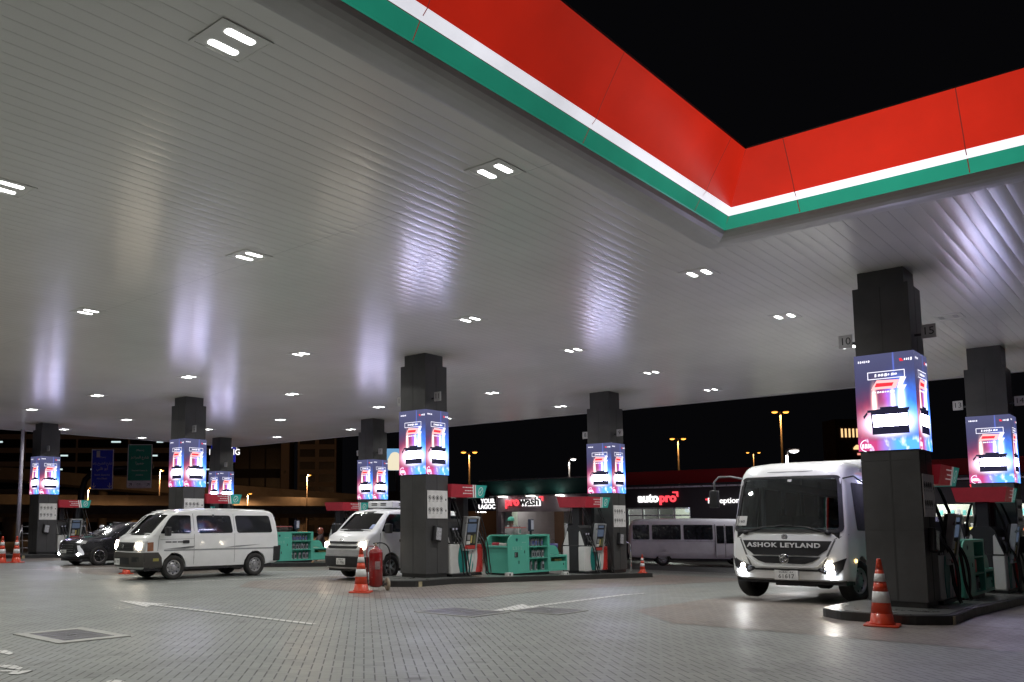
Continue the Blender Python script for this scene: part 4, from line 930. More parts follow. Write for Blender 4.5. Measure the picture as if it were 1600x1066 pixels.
# ---- white minivan (and the one behind it)
def minivan():
    o = thing('minivan', 'white minivan seen from its left side with grey bumper, dark side windows and lit headlights', 'minivan')
    top = [(2.20, .30), (2.31, .34), (2.34, .46), (2.335, .66), (2.30, .80), (2.27, .98), (2.20, 1.10), (2.08, 1.17), (1.93, 1.22), (1.60, 1.52), (1.28, 1.80), (1.18, 1.865), (1.02, 1.91), (.7, 1.955), (0, 1.985), (-1.0, 1.99), (-1.8, 1.975), (-2.12, 1.94), (-2.22, 1.87), (-2.29, 1.6), (-2.34, 1.1), (-2.36, .6), (-2.34, .40), (-2.25, .36)]
    v = Veh(top, .34, [1.20, -1.48], .385, .36, [(.3, .80), (.6, .845), (1.2, .84), (1.3, .83), (1.9, .70), (2, .68)], .16, 1.1, .07, .085, .05, 1.6)
    v.shell(WHITE, o, holes=[('f', -.80, .80, 1.28, 1.80)])
    ws = dense(rr([(-.775, 1.225), (.775, 1.225), (.665, 1.845), (-.665, 1.845)], .07, 4)); v.ring(ws, shrink(ws, .055), BLACKP, 'windscreen_seal', o, 'f', .010)
    g = v.plate(rr([(-.76, 1.235), (.76, 1.235), (.65, 1.83), (-.65, 1.83)], .06, 4), GLASS, 'windscreen', o, 'f', .004, -.001)
    b = MB()
    for y0, y1 in ((.62, -.05), (.0, -.62)): b.tube([v.Fr(y0, 1.24, .02), v.Fr((y0+y1)/2, 1.27, .03), v.Fr(y1, 1.26, .025)], .012, BLACKP, 6)
    b.build('wiper', o)
    b = MB(); b.box((.5, -.72, .95), (1.85, .72, 1.12), SEATM, .05); b.box((-.1, -.74, .5), (-.05, .74, 1.8), mat('cabin_bulkhead', (.10, .10, .11), .8)); b.build('dashboard', o); seatrow(o, .55, -.65, .65, 1.0, 1.48)
    b = MB(); b.tube([(.98+.02*math.sin(a), -.36+.19*math.cos(a), 1.22+.17*math.sin(a)) for a in [2*math.pi*q/18 for q in range(19)]], .014, BLACKP, 6); b.tube([(1.3, -.36, 1.1), (.98, -.36, 1.22)], .02, BLACKP, 6); b.build('steering_wheel', o)
    # front: grille, lights, bumper
    v.plate([(-.50, .80), (.50, .80), (.47, 1.03), (-.47, 1.03)], BLACKP, 'grille', o, 'f', .014)
    b = MB()
    for z in (.84, .885, .93, .975): b.tube([v.Fr(-.46+.092*k, z, .018) for k in range(11)], .008, DKMET, 6)
    b.build('grille_bar', o)
    b = MB(); c = v.Fr(0, .92, .03); b.tube([c+Vector((0, .05*math.cos(a), .055*math.sin(a))) for a in [2*math.pi*q/16 for q in range(17)]], .008, CHROME, 6); b.tube([c+Vector((0, -.06, 0)), c+Vector((0, .06, 0))], .012, CHROME, 6); b.build('badge', o)
    for s in (-1, 1):
        v.plate([(s*.52, .79), (s*.80, .79), (s*.80, 1.06), (s*.60, 1.05)], LAMPC, 'headlight', o, 'f', .014); h = o.children[-1]
        b = MB(); c = v.Fr(s*.645, .92, .016); b.disc(c, .10, (1, s*.15, 0), HEADL, .012, 18); b.build('bulb_glow', h)
        sd = 'l' if s > 0 else 'r'
        v.plate([(1.93, .80), (2.13, .79), (2.13, 1.03), (1.93, 1.04)], AMBER, 'indicator', o, sd, .012)
        v.plate([(1.60, .34), (2.20, .34), (2.22, .76), (1.76, .76), (1.64, .62), (1.60, .40)], BUMPER, 'bumper_side', o, sd, .022)
        v.plate([(2.0, 1.21), (1.93, 1.225), (1.60, 1.5), (1.60, 1.22)], WHITE, 'quarter_panel', o, sd, .004)
        v.plate(rr([(1.70, 1.27), (.68, 1.27), (.66, 1.80), (1.21, 1.80), (1.36, 1.66)], .07), DGLASS, 'front_side_window', o, sd, .008)
        v.plate(rr([(.46, 1.27), (-.70, 1.27), (-.64, 1.80), (.48, 1.80)], .09), DGLASS, 'middle_side_window', o, sd, .008)
        v.plate(rr([(-.84, 1.27), (-2.10, 1.27), (-2.02, 1.80), (-.80, 1.80)], .09), DGLASS, 'rear_side_window', o, sd, .008)
        v.plate(rr([(-2.14, .42), (-2.37, .42), (-2.37, .86), (-2.14, .86)], .04), BLACKP, 'rear_bumper_corner', o, sd, .03)
        v.plate([(.90, .88), (1.02, .88), (1.02, .96), (.90, .96)] if False else rr([(.74, .99), (.94, .99), (.94, 1.08), (.74, 1.08)], .03), BLACKP, 'door_handle', o, sd, .02)
        v.plate([(1.55, .79), (.35, .79), (-2.15, .79), (-2.15, .83), (1.55, .83)], mat('grey_stripe', (.30, .31, .31), .4), 'side_stripe', o, sd, .007)
        v.plate([(1.5, .85), (.8, .87), (.55, .92), (.62, .86), (.9, .83)], mat('grey_stripe', (.30, .31, .31), .4), 'side_stripe', o, sd, .009)
        v.plate([(-.0, .84), (-.9, .86), (-1.7, .93), (-.8, .9), (-.4, .85)], mat('grey_stripe', (.30, .31, .31), .4), 'side_stripe', o, sd, .009)
        # door gaps
        for pts in ([(.58, .40), (.585, .40), (.585, 1.86), (.575, 1.86)], [(1.72, 1.22), (1.73, 1.22), (1.78, .8), (1.77, .8)], [(-.75, .42), (-.756, .42), (-.756, 1.85), (-.75, 1.85)], [(1.7, 1.10), (.58, 1.12), (.58, 1.125), (1.7, 1.106)]):
            v.plate(pts, INK, 'door_gap', o, sd, .003, .01, .2)
        v.plate([(1.74, .58), (1.52, .58), (1.52, .50), (1.74, .50)] if False else [(1.94, .52), (1.74, .52), (1.74, .60), (1.94, .60)], mat('yellow_sticker', (.35, .31, .08), .5), 'sticker', o, sd, .026)
        mirror(o, v, 1.50, 1.30, s, BLACKP, .95)
        for k, w_ in enumerate((.2, .14, .22, .1)):
            x = 1.5-sum((.2, .14, .22, .1)[:k])-k*.03; v.plate([(x, 1.015), (x-w_, 1.015), (x-w_, 1.055), (x, 1.055)], mat('badge_grey_print', (.16, .16, .16), .5), 'side_lettering', o, sd, .006)
    v.plate([(-.82, .36), (.82, .36), (.84, .76), (-.84, .76)], BUMPER, 'front_bumper', o, 'f', .030); v.plate([(-.42, .44), (.42, .44), (.40, .62), (-.40, .62)], BLACKP, 'air_intake', o, 'f', .036)
    for s in (-1, 1): v.plate([(s*.52, .50), (s*.74, .52), (s*.74, .64), (s*.52, .64)], BLACKP, 'fog_lamp_recess', o, 'f', .034)
    num_plate(v, o, .52, '72', -.0, .34, .16, .045, emir='DXB') if False else num_plate(v, o, .50, '61 77', -.18, .30, .17, .05)
    b = MB(); b.tube([(1.0-.2*k, .66-.005*k, 1.91+.015*k) for k in range(0, 3)]+[(-1.9, .655, 1.945)], .012, WHITE, 6); b.tube([(1.0-.2*k, -.66+.005*k, 1.91+.015*k) for k in range(0, 3)]+[(-1.9, -.655, 1.945)], .012, WHITE, 6); b.build('rain_gutter', o)
    for x in (1.20, -1.48):
        for s in (-1, 1): wheel(o, x, s*.745, .335, .21, s, 'steel')
    return o
mv = minivan(); mv.location = (14.78, 21.72, 0); mv.rotation_euler = (0, 0, math.pi-R(4))
mv2 = copy_tree(mv); mv2.location = (16.55, 24.85, 0); mv2.rotation_euler = (0, 0, math.pi-R(1)); mv2['label'] = 'white minivan mostly hidden behind the other one, only its nose and windscreen showing'
for o in (mv, mv2): o['group'] = 'white minivans standing side by side'

# ---- van with roof box
def roofvan():
    o = thing('delivery_van', 'white van with a white roof unit, half hidden behind the middle column, headlights lit', 'van')
    top = [(2.25, .28), (2.38, .32), (2.41, .46), (2.41, .62), (2.40, .82), (2.36, 1.00), (2.26, 1.16), (2.10, 1.25), (1.95, 1.30), (1.6, 1.58), (1.30, 1.83), (1.20, 1.895), (1.0, 1.935), (.6, 1.965), (0, 1.98), (-1.6, 1.975), (-2.15, 1.95), (-2.28, 1.87), (-2.36, 1.5), (-2.42, .9), (-2.42, .5), (-2.38, .36)]
    v = Veh(top, .30, [1.28, -1.28], .385, .36, [(.3, .81), (.6, .85), (1.25, .845), (1.35, .83), (1.95, .70), (2, .68)], .17, 1.1, .07, .09, .05, 1.6)
    v.shell(WHITE, o, holes=[('f', -.80, .80, 1.36, 1.82)])
    ws = dense(rr([(-.79, 1.30), (.79, 1.30), (.665, 1.865), (-.665, 1.865)], .07, 4)); v.ring(ws, shrink(ws, .055), BLACKP, 'windscreen_seal', o, 'f', .010)
    v.plate(rr([(-.77, 1.31), (.77, 1.31), (.65, 1.85), (-.65, 1.85)], .06, 4), GLASS, 'windscreen', o, 'f', .004, -.001)
    b = MB()
    for y0, y1 in ((.62, -.05), (.0, -.62)): b.tube([v.Fr(y0, 1.315, .02), v.Fr((y0+y1)/2, 1.335, .03), v.Fr(y1, 1.33, .025)], .012, BLACKP, 6)
    b.build('wiper', o)
    b = MB(); b.box((.5, -.72, .95), (1.85, .72, 1.2), SEATM, .05); b.box((-.1, -.74, .5), (-.05, .74, 1.8), mat('cabin_bulkhead', (.10, .10, .11), .8)); b.build('dashboard', o); seatrow(o, .55, -.65, .65, 1.05, 1.55)
    b = MB(); b.tube([(1.0+.02*math.sin(a), -.36+.19*math.cos(a), 1.3+.17*math.sin(a)) for a in [2*math.pi*q/18 for q in range(19)]], .014, BLACKP, 6); b.tube([(1.3, -.36, 1.1), (1.0, -.36, 1.3)], .02, BLACKP, 6); b.build('steering_wheel', o)
    v.plate([(-.13, 1.80), (-.05, 1.80), (-.05, 1.84), (-.13, 1.84)], PLATE, 'sensor_patch', o, 'f', .012); v.plate([(.50, 1.38), (.62, 1.38), (.60, 1.50), (.49, 1.50)], mat('permit_sticker', (.3, .35, .55), .5), 'permit_sticker', o, 'f', .012)
    v.plate([(-.52, .97), (.52, .97), (.56, 1.03), (.2, 1.02), (0, 1.0), (-.2, 1.02), (-.56, 1.03)], INK, 'grille', o, 'f', .014)
    v.plate(rr([(-.54, .84), (.54, .84), (.58, .91), (-.58, .91)], .03), INK, 'lower_grille', o, 'f', .014)
    b = MB(); c = v.Fr(0, 1.05, .02)
    for rx, rz in ((.075, .05), (.03, .05)): b.tube([c+Vector((0, rx*math.cos(a), rz*math.sin(a))) for a in [2*math.pi*q/18 for q in range(19)]], .008, CHROME, 6)
    b.build('badge', o)
    v.plate([(-.78, .64), (.78, .64), (.80, .80), (-.80, .80)], SILV if False else mat('silver_bumper', (.42, .42, .43), .35, metal=.3), 'silver_bumper_strip', o, 'f', .020)
    v.plate([(-.82, .34), (.82, .34), (.84, .62), (-.84, .62)], BLACKP, 'front_bumper', o, 'f', .030)
    for s in (-1, 1):
        v.plate([(s*.60, .82), (s*.80, .80), (s*.81, 1.06), (s*.64, 1.04)], LAMPC, 'headlight', o, 'f', .014); h = o.children[-1]
        b = MB(); c = v.Fr(s*.70, .93, .016); b.disc(c, .085, (1, s*.2, 0), HEADL, .012, 18); b.build('bulb_glow', h)
        sd = 'l' if s > 0 else 'r'
        v.plate([(1.70, .32), (2.25, .32), (2.25, .64), (1.80, .64), (1.70, .5)], BLACKP, 'bumper_side', o, sd, .02)
        v.plate(rr([(1.70, 1.30), (.70, 1.30), (.68, 1.82), (1.23, 1.82), (1.38, 1.68)], .07), DGLASS, 'front_side_window', o, sd, .008)
        v.plate(rr([(.50, 1.30), (-.66, 1.30), (-.62, 1.82), (.50, 1.82)], .09), DGLASS, 'middle_side_window', o, sd, .008)
        v.plate(rr([(-.84, 1.30), (-2.15, 1.30), (-2.08, 1.82), (-.80, 1.82)], .09), DGLASS, 'rear_side_window', o, sd, .008)
        for pts in ([(.60, .40), (.605, .40), (.605, 1.88), (.60, 1.88)], [(1.74, 1.26), (1.755, 1.26), (1.80, .85), (1.785, .85)]): v.plate(pts, INK, 'door_gap', o, sd, .003, .01, .2)
        v.plate(rr([(.74, 1.02), (.94, 1.02), (.94, 1.10), (.74, 1.10)], .03), BLACKP, 'door_handle', o, sd, .02)
        mirror(o, v, 1.56, 1.36, s, BLACKP, 1.)
    num_plate(v, o, .49, '21706', .08, .34, .17, .045, emir='DUBAI B')
    b = MB(); b.box((-.9, -.50, 1.97), (.85, .50, 2.17), WHITE, .05); u = b.build('roof_unit', o)
    b = MB()
    for y0 in (-.34, .02): 
        for z in (2.055, 2.10): b.box((.848, y0, z-.012), (.856, y0+.22, z+.012), INK)
    for z in (2.055, 2.10): b.box((.3, .498, z-.012), (.6, .506, z+.012), INK)
    b.build('vent_slot', u)
    for x in (1.28, -1.28):
        for s in (-1, 1): wheel(o, x, s*.755, .335, .21, s, 'cap')
    return o
rv = roofvan(); rv.location = (18.78, 17.32, 0); rv.rotation_euler = (0, R(-.8), math.pi)

# ---- dark grey crossover
def crossover():
    o = thing('crossover_car', 'dark grey crossover car with bright spoked wheels beside the leftmost column', 'car')
    top = [(2.10, .26), (2.22, .34), (2.26, .5), (2.25, .72), (2.18, .88), (2.05, .95), (1.6, 1.02), (1.1, 1.08), (.95, 1.11), (.45, 1.38), (.15, 1.51), (-.2, 1.575), (-.7, 1.59), (-1.3, 1.55), (-1.75, 1.46), (-2.0, 1.2), (-2.15, 1.05), (-2.2, .7), (-2.18, .45), (-2.1, .34)]
    v = Veh(top, .24, [1.35, -1.28], .385, .35, [(.2, .84), (.5, .91), (.95, .90), (1.05, .86), (1.5, .66), (1.6, .62)], .22, 1.0, .12, .09, .04, 1.2)
    v.shell(GREYC, o, low=BLACKP, lowz=.36)
    v.plate(rr([(-.70, 1.13), (.70, 1.13), (.56, 1.50), (-.56, 1.50)], .05), DGLASS, 'windscreen', o, 'f', .008)
    v.plate(rr([(-.52, .44), (.52, .44), (.66, .76), (.5, .86), (-.5, .86), (-.66, .76)], .04), INK, 'grille', o, 'f', .012)
    b = MB()
    for z in (.52, .60, .68, .76): b.tube([v.Fr(-.5+.1*k, z, .018) for k in range(11)], .006, CHROME, 5)
    b.build('grille_bar', o); num_plate(v, o, .52, '38411', 0, .42, .12, .03)
    for s in (-1, 1):
        sd = 'l' if s > 0 else 'r'
        v.plate([(s*.50, .84), (s*.86, .80), (s*.88, .90), (s*.60, .92)], LAMPC, 'headlight', o, 'f', .012); h = o.children[-1]
        v.plate([(s*.58, .85), (s*.82, .83), (s*.82, .88), (s*.62, .90)], glow('soft_lamp_glow', (.95, .96, 1), 3), 'light_strip', h, 'f', .018)
        v.plate([(s*.66, .74), (s*.74, .74), (s*.86, .44), (s*.80, .40), (s*.60, .40), (s*.60, .45), (s*.74, .47)], glow('daytime_lamp_glow', (.9, .92, 1), .25, (.5, .5, .5)), 'daytime_lamp', o, 'f', .020)
        b = MB(); b.disc(v.Fr(s*.70, .42, .02), .05, (1, 0, 0), HEADW, .012, 12); b.build('fog_lamp', o)
        v.plate(rr([(.75, 1.04), (-1.55, 1.08), (-1.75, 1.22), (-1.45, 1.44), (-.6, 1.50), (-.1, 1.49), (.2, 1.40)], .04), DGLASS, 'side_window', o, sd, .008)
        for pts in ([(.80, .42), (.81, .42), (.81, 1.02), (.80, 1.02)], [(-.28, .42), (-.29, .42), (-.29, 1.48), (-.28, 1.48)]): v.plate(pts, INK, 'door_gap', o, sd, .003, .01, .2)
        b = MB(); b.tube([v.Sd(.80-.1*k, 1.035+.002*k, s, .01) for k in range(24)], .008, CHROME, 5); b.build('chrome_strip', o)
        b = MB(); b.tube([v.D(.0-.15*k, s*.86, 1.56-.0012*k*k)+Vector((0, 0, .03)) for k in range(10)], .015, SILV, 6); b.build('roof_rail', o)
        mirror(o, v, .72, 1.08, s, GREYC, .75)
    for x in (1.35, -1.28):
        for s in (-1, 1): wheel(o, x, s*.80, .35, .23, s, 'alloy', n=5)
    return o
cc = crossover(); cc.location = (17.25, 30.45, 0); cc.rotation_euler = (0, 0, math.pi+R(1))

# ---- big white bus
def bus():
    o = thing('passenger_bus', 'large white bus facing the camera with lit headlights, black grille band and clear windscreen', 'bus')
    top = [(3.55, .40), (3.70, .44), (3.76, .58), (3.78, .80), (3.76, 1.10), (3.72, 1.32), (3.64, 1.60), (3.50, 2.10), (3.36, 2.52), (3.28, 2.66), (3.14, 2.78), (2.9, 2.84), (2.4, 2.87), (0, 2.88), (-3.3, 2.86), (-3.5, 2.75), (-3.6, 2.3), (-3.68, 1.2), (-3.68, .55), (-3.6, .45)]
    v = Veh(top, .42, [2.78, -1.9], .48, .44, [(.3, 1.13), (.6, 1.17), (1.4, 1.16), (2.5, 1.06), (2.8, 1.0)], .15, 2.6, .04, .12, .06, 2.4)
    side_h = [('s', 3.02, 2.25, 1.45, 2.40)][:0]
    for a, c in ((2.98, 2.2), (2.0, .9), (.75, -.4), (-.55, -1.7), (-1.85, -3.1)): side_h.append(('s', c, a, 1.45, 2.35))
    v.shell(BUSW, o, holes=[('f', -.915, .915, 1.46, 2.44)]+side_h)
    ws = dense(rr([(-1.07, 1.37), (1.07, 1.37), (.975, 2.52), (-.975, 2.52)], .12, 5), .05); inn = dense(rr([(-1.0, 1.46), (1.0, 1.46), (.91, 2.44), (-.91, 2.44)], .10, 5))
    inn = [(p[0]*.93, 1.945+(p[1]-1.945)*.90) for p in ws]
    v.ring(ws, inn, INK, 'windscreen_seal', o, 'f', .034)
    v.plate(rr([(-1.04, 1.39), (1.04, 1.39), (.955, 2.50), (-.955, 2.50)], .10, 5), GLASS, 'windscreen', o, 'f', .024, -.020)
    b = MB(); b.box((3.18, -1.0, 1.20), (3.62, 1.0, 1.44), BLACKP, .05); b.build('dashboard', o)
    for s in (-1, 1):
        sd = 'l' if s > 0 else 'r'
        for a, c in ((2.98, 2.2), (2.0, .9), (.75, -.4), (-.55, -1.7), (-1.85, -3.1)):
            P = rr([(a+.03, 1.42), (c-.03, 1.42), (c-.03, 2.38), (a+.03, 2.38)], .06); v.plate(P, glass_mat('tinted_bus_glass', (.62, .63, .65), .05) if 'tg' not in _mats else _mats['tg'], 'side_window', o, sd, .004, -.001)
            _mats['tg'] = o.children[-1].data.materials[0]
            w = dense(P); v.ring(w, shrink(w, .04), BLACKP, 'window_seal', o, sd, .007)
        b = MB()
        for x in (2.1, .82, -.48, -1.78): b.box((x-.06, min(s*1.02, s*.96), 1.3), (x+.06, max(s*1.02, s*.96), 2.7), CURT)
        b.box((-3.3, min(s*.98, s*.7), 2.35), (2.6, max(s*.98, s*.7), 2.5), TRIM); b.build('cabin_pillar', o)
    b = MB(); b.box((-3.45, -1.0, .55), (3.3, 1.0, .62), mat('bus_floor', (.06, .06, .06), .7)); b.box((-3.4, -.95, .62), (-3.3, .95, 2.6), TRIM); b.build('cabin_floor', o)
    for x in (1.5, .7, -.1, -.9, -1.7, -2.6):
        seatrow(o, x, -.95, -.15, 1.1, 1.72, 2); seatrow(o, x, .35, .95, 1.1, 1.72, 1)
    b = MB(); b.box((2.2, .25, 1.05), (2.32, .8, 1.85), SEATM, .05); b.box((2.2, .38, 1.85), (2.3, .66, 2.02), SEATM, .04); b.build('driver_seat', o)
    b = MB(); b.tube([(2.95+.12*math.sin(a), .5+.24*math.cos(a), 1.42+.2*math.sin(a)) for a in [2*math.pi*q/20 for q in range(21)]], .016, BLACKP, 6); b.tube([(3.2, .5, 1.2), (2.95, .5, 1.42)], .025, BLACKP, 6); b.build('steering_wheel', o)
    # front face
    K = 'f'; gp = [(-.86, 1.20), (.86, 1.20), (.78, 1.03), (.62, .91), (-.62, .91), (-.78, 1.03)]
    v.plate(gp, INK, 'grille_panel', o, K, .012)
    v.plate([(-.66, .885), (-.52, .79), (-.38, .745), (.38, .745), (.52, .79), (.66, .885), (.40, .850), (.22, .83), (-.22, .83), (-.40, .850)], INK, 'lower_grille', o, K, .020)
    v.plate([(-.54, .672), (.54, .672), (.50, .70), (-.50, .70)], BUSW, 'grille_surround', o, K, .028)
    for s in (-1, 1): v.plate([(s*.80, .90), (s*.62, .705), (s*.54, .672), (s*.50, .70), (s*.58, .73), (s*.745, .90)][::s], BUSW, 'grille_surround', o, K, .028)
    v.plate([(-.66, .64), (.66, .64), (.60, .60), (-.60, .60)], INK, 'bumper_slot', o, K, .012)
    for s in (-1, 1):
        v.plate([(s*.90, 1.22), (s*.93, 1.22), (s*.70, .66), (s*.66, .66)], mat('panel_crease', (.12, .12, .12), .5), 'panel_joint', o, K, .004)
        v.plate([(s*.90, 1.225), (s*1.12, 1.33), (s*1.12, 1.345), (s*.90, 1.24)], mat('panel_crease', (.12, .12, .12), .5), 'panel_joint', o, K, .004)
        v.plate([(s*1.10, .88), (s*.90, .76), (s*.62, .66), (s*.58, .62), (s*.74, .55), (s*.92, .53), (s*1.04, .66)], INK, 'headlight', o, K, .016); h = o.children[-1]
        b = MB()
        if s < 0: b.disc(v.Fr(s*.86, .69, .02), .042, (1, 0, 0), HEADL, .012, 16); b.disc(v.Fr(s*.88, .575, .022), .075, (1, 0, 0), HEADW, .012, 18)
        else: b.disc(v.Fr(s*.82, .70, .02), .075, (1, 0, 0), HEADL, .012, 18); b.disc(v.Fr(s*.84, .57, .022), .075, (1, 0, 0), HEADW, .012, 18)
        b.build('bulb_glow', h); b = MB(); b.lathe([(.05, 0), (.045, .015), (.0, .02)], mat('lens_reflector', (.3, .32, .36), .1, metal=.8), tuple(v.Fr(s*.70, .645, .018)), 'x', 16); b.build('reflector', h)
        b = MB(); c = v.Fr(s*.76, 2.66, .03); b.lathe([(.06, -.04), (.055, .02), (.0, .035)], HEADW if False else glow('marker_lamp_glow', (.95, .97, 1), 8), tuple(c+Vector((.01, 0, 0))), 'x', 16); b.build('marker_lamp', o)
    v.plate([(-.66, 2.615), (.66, 2.615), (.66, 2.623), (-.66, 2.623)], mat('panel_crease', (.12, .12, .12), .5), 'header_joint', o, K, .004)
    c = v.Fr(0, 1.10, .014); text('ASHOK LEYLAND', .125, TEXTW, 'bus_lettering', o, facing((1, 0, 0), (c.x+.012, -.02, 1.105)), .004, spacing=1.12, xs=1.32, offset=.004)
    b = MB(); c = v.Fr(0, .84, .03); b.lathe([(.095, -.01), (.10, 0), (.088, .008)], CHROME, tuple(c), 'x', 28); b.lathe([(.088, .0), (0, .0)], INK, tuple(c), 'x', 28)
    for k in range(4):
        a0 = k*math.pi/2; P = [c+Vector((.012, (.02+.05*q/6)*math.cos(a0+q*.28), (.02+.05*q/6)*math.sin(a0+q*.28))) for q in range(7)]; b.tube(P, [.008+.001*q for q in range(7)], CHROME, 6)
    b.build('badge', o)
    b = MB(); c = v.Fr(0, 1.275, .006)
    for k in range(7): a = k*2*math.pi/7; b.lathe([(.028, 0), (0, .004)], mat('washer_grey', (.3, .3, .3), .5), tuple(c+Vector((.0, .035*math.cos(a), .035*math.sin(a)))), 'x', 8)
    b.build('round_badge', o)
    num_plate(v, o, .515, '61617', .02, .46, .19, .035, emir='DUBAI  AX')
    v.plate([(-1.03, 1.50), (-.80, 1.50), (-.79, 1.70), (-1.015, 1.70)], PLATE, 'paper_notice', o, K, .032); p = o.children[-1]; c = v.Fr(-.90, 1.59, .013); text('160', .085, INK, 'notice_number', p, facing((1, 0, .25), (c.x+.034, -.90, 1.585)), .001)
    v.plate([(.0, 2.40), (.075, 2.40), (.075, 2.45), (0, 2.45)], PLATE, 'sensor_patch', o, K, .032)
    for s in (-1, 1):
        b = MB(); p = v.Fr(s*.80, 1.36, .02); q = v.Fr(s*.40, 1.47, .05); b.tube([p, p+Vector((.05, 0, 0)), q], .014, BLACKP, 6); b.tube([v.Fr(s*.72, 1.42, .04), q, v.Fr(s*.02, 1.50, .04)], .011, BLACKP, 6); b.lathe([(.05, -.02), (.05, .04), (.0, .05)], BLACKP, tuple(p), 'x', 10); b.build('wiper', o)
    b = MB(); p = v.Fr(-.98, 2.50, 0); b.tube([p, p+Vector((.18, -.22, .05)), p+Vector((.26, -.44, .04)), p+Vector((.25, -.54, -.06)), p+Vector((.22, -.55, -.25))], .02, mat('mirror_arm_grey', (.25, .25, .25), .4), 8); p2 = p+Vector((.22, -.56, -.42)); b.box(tuple(p2-Vector((.05, .10, .20))), tuple(p2+Vector((.05, .10, .18))), BLACKP, .04); b.build('mirror', o)
    b = MB(); p = v.Fr(.98, 2.45, 0); b.tube([p, p+Vector((.15, .25, .03)), p+Vector((.15, .52, -.2))], .016, BLACKP, 8); p2 = p+Vector((.15, .54, -.38)); b.box(tuple(p2-Vector((.05, .10, .20))), tuple(p2+Vector((.05, .10, .18))), BLACKP, .04); b.build('mirror', o)
    b = MB(); b.disc(v.Sd(3.25, .82, 1, .002), .035, (0, 1, 0), glow('amber_side_glow', (1, .6, .2), 5), .02, 12); b.build('side_lamp', o)
    b = MB(); b.box((-1.8, -.7, 2.84), (1.2, .85, 2.99), BUSW, .06); b.build('roof_unit', o)
    for s in (-1, 1):
        wheel(o, 2.78, s*1.0, .42, .26, s, 'steel', R(-14)); wheel(o, -1.9, s*.98, .42, .30, s, 'steel')
    b = MB(); b.tube([(2.78, -.9, .40), (2.78, .9, .40)], .06, DKMET, 8); b.box((1.4, -.4, .28), (3.2, .4, .42), DKMET, .03); b.build('axle', o)
    return o
bs = bus(); bs.location = (21.95, 6.27, -.06); bs.rotation_euler = (0, R(-1.2), math.pi)

# ---- minibus seen side-on in the background
def minibus():
    o = thing('minibus', 'pale lilac-grey minibus seen from its right side behind the island, parked before the shops', 'minibus')
    top = [(3.3, .40), (3.45, .5), (3.48, .9), (3.44, 1.25), (3.25, 1.9), (3.0, 2.35), (2.8, 2.52), (2.3, 2.60), (0, 2.64), (-3.0, 2.60), (-3.3, 2.5), (-3.42, 2.2), (-3.5, 1.4), (-3.52, .7), (-3.45, .45)]
    v = Veh(top, .40, [2.3, -1.75], .46, .42, [(.3, .98), (.6, 1.03), (1.4, 1.02), (2.4, .93), (2.7, .88)], .12, 2.4, .04, .12, .06, 2.2)
    v.shell(LILAC, o)
    for s in (-1, 1):
        sd = 'l' if s > 0 else 'r'
        for a, c in ((-3.35, -2.45), (-2.3, -.75), (-.6, .95), (2.25, 3.0)): v.plate(rr([(a, 1.45), (c, 1.45), (c, 2.28), (a, 2.28)], .07), DGLASS, 'side_window', o, sd, .008)
        if s > 0: v.plate(rr([(1.0, 1.45), (2.1, 1.45), (2.1, 2.28), (1.0, 2.28)], .07), DGLASS, 'side_window', o, sd, .008)
        v.plate([(-3.4, 1.36), (3.1, 1.36), (3.1, 1.39), (-3.4, 1.39)], SILV, 'side_moulding', o, sd, .006)
    v.plate(rr([(1.08, .45), (2.08, .45), (2.08, 2.32), (1.08, 2.32)], .04), LILAC, 'passenger_door', o, 'r', .018); d = o.children[-1]
    for a, c in ((1.14, 1.54), (1.62, 2.02)): v.plate(rr([(a, 1.25), (c, 1.25), (c, 2.22), (a, 2.22)], .04), DGLASS, 'door_window', d, 'r', .024)
    v.plate([(1.57, .48), (1.59, .48), (1.59, 2.3), (1.57, 2.3)], INK, 'door_gap', d, 'r', .022)
    for xx in (1.07, 2.09): v.plate([(xx-.012, .45), (xx+.012, .45), (xx+.012, 2.32), (xx-.012, 2.32)], INK, 'door_gap', d, 'r', .02)
    v.plate(rr([(-.85, 1.36), (.85, 1.36), (.78, 2.3), (-.78, 2.3)], .08), DGLASS, 'windscreen', o, 'f', .01)
    for x in (2.3, -1.75):
        for s in (-1, 1): wheel(o, x, s*.9, .38, .24, s, 'steel')
    return o
mb = minibus(); h = math.atan2(-.844, .518); p = Vector((46.6, 24.6)); p = Vector((50.3*fwd.x/math.cos(PITCH)+(985-CX)/1361*50.3*rgt.x, 50.3*fwd.y/math.cos(PITCH)+(985-CX)/1361*50.3*rgt.y))
mb.location = (p.x+3.4*math.cos(h), p.y+3.4*math.sin(h), gz(p.x)); mb.rotation_euler = (0, 0, h)

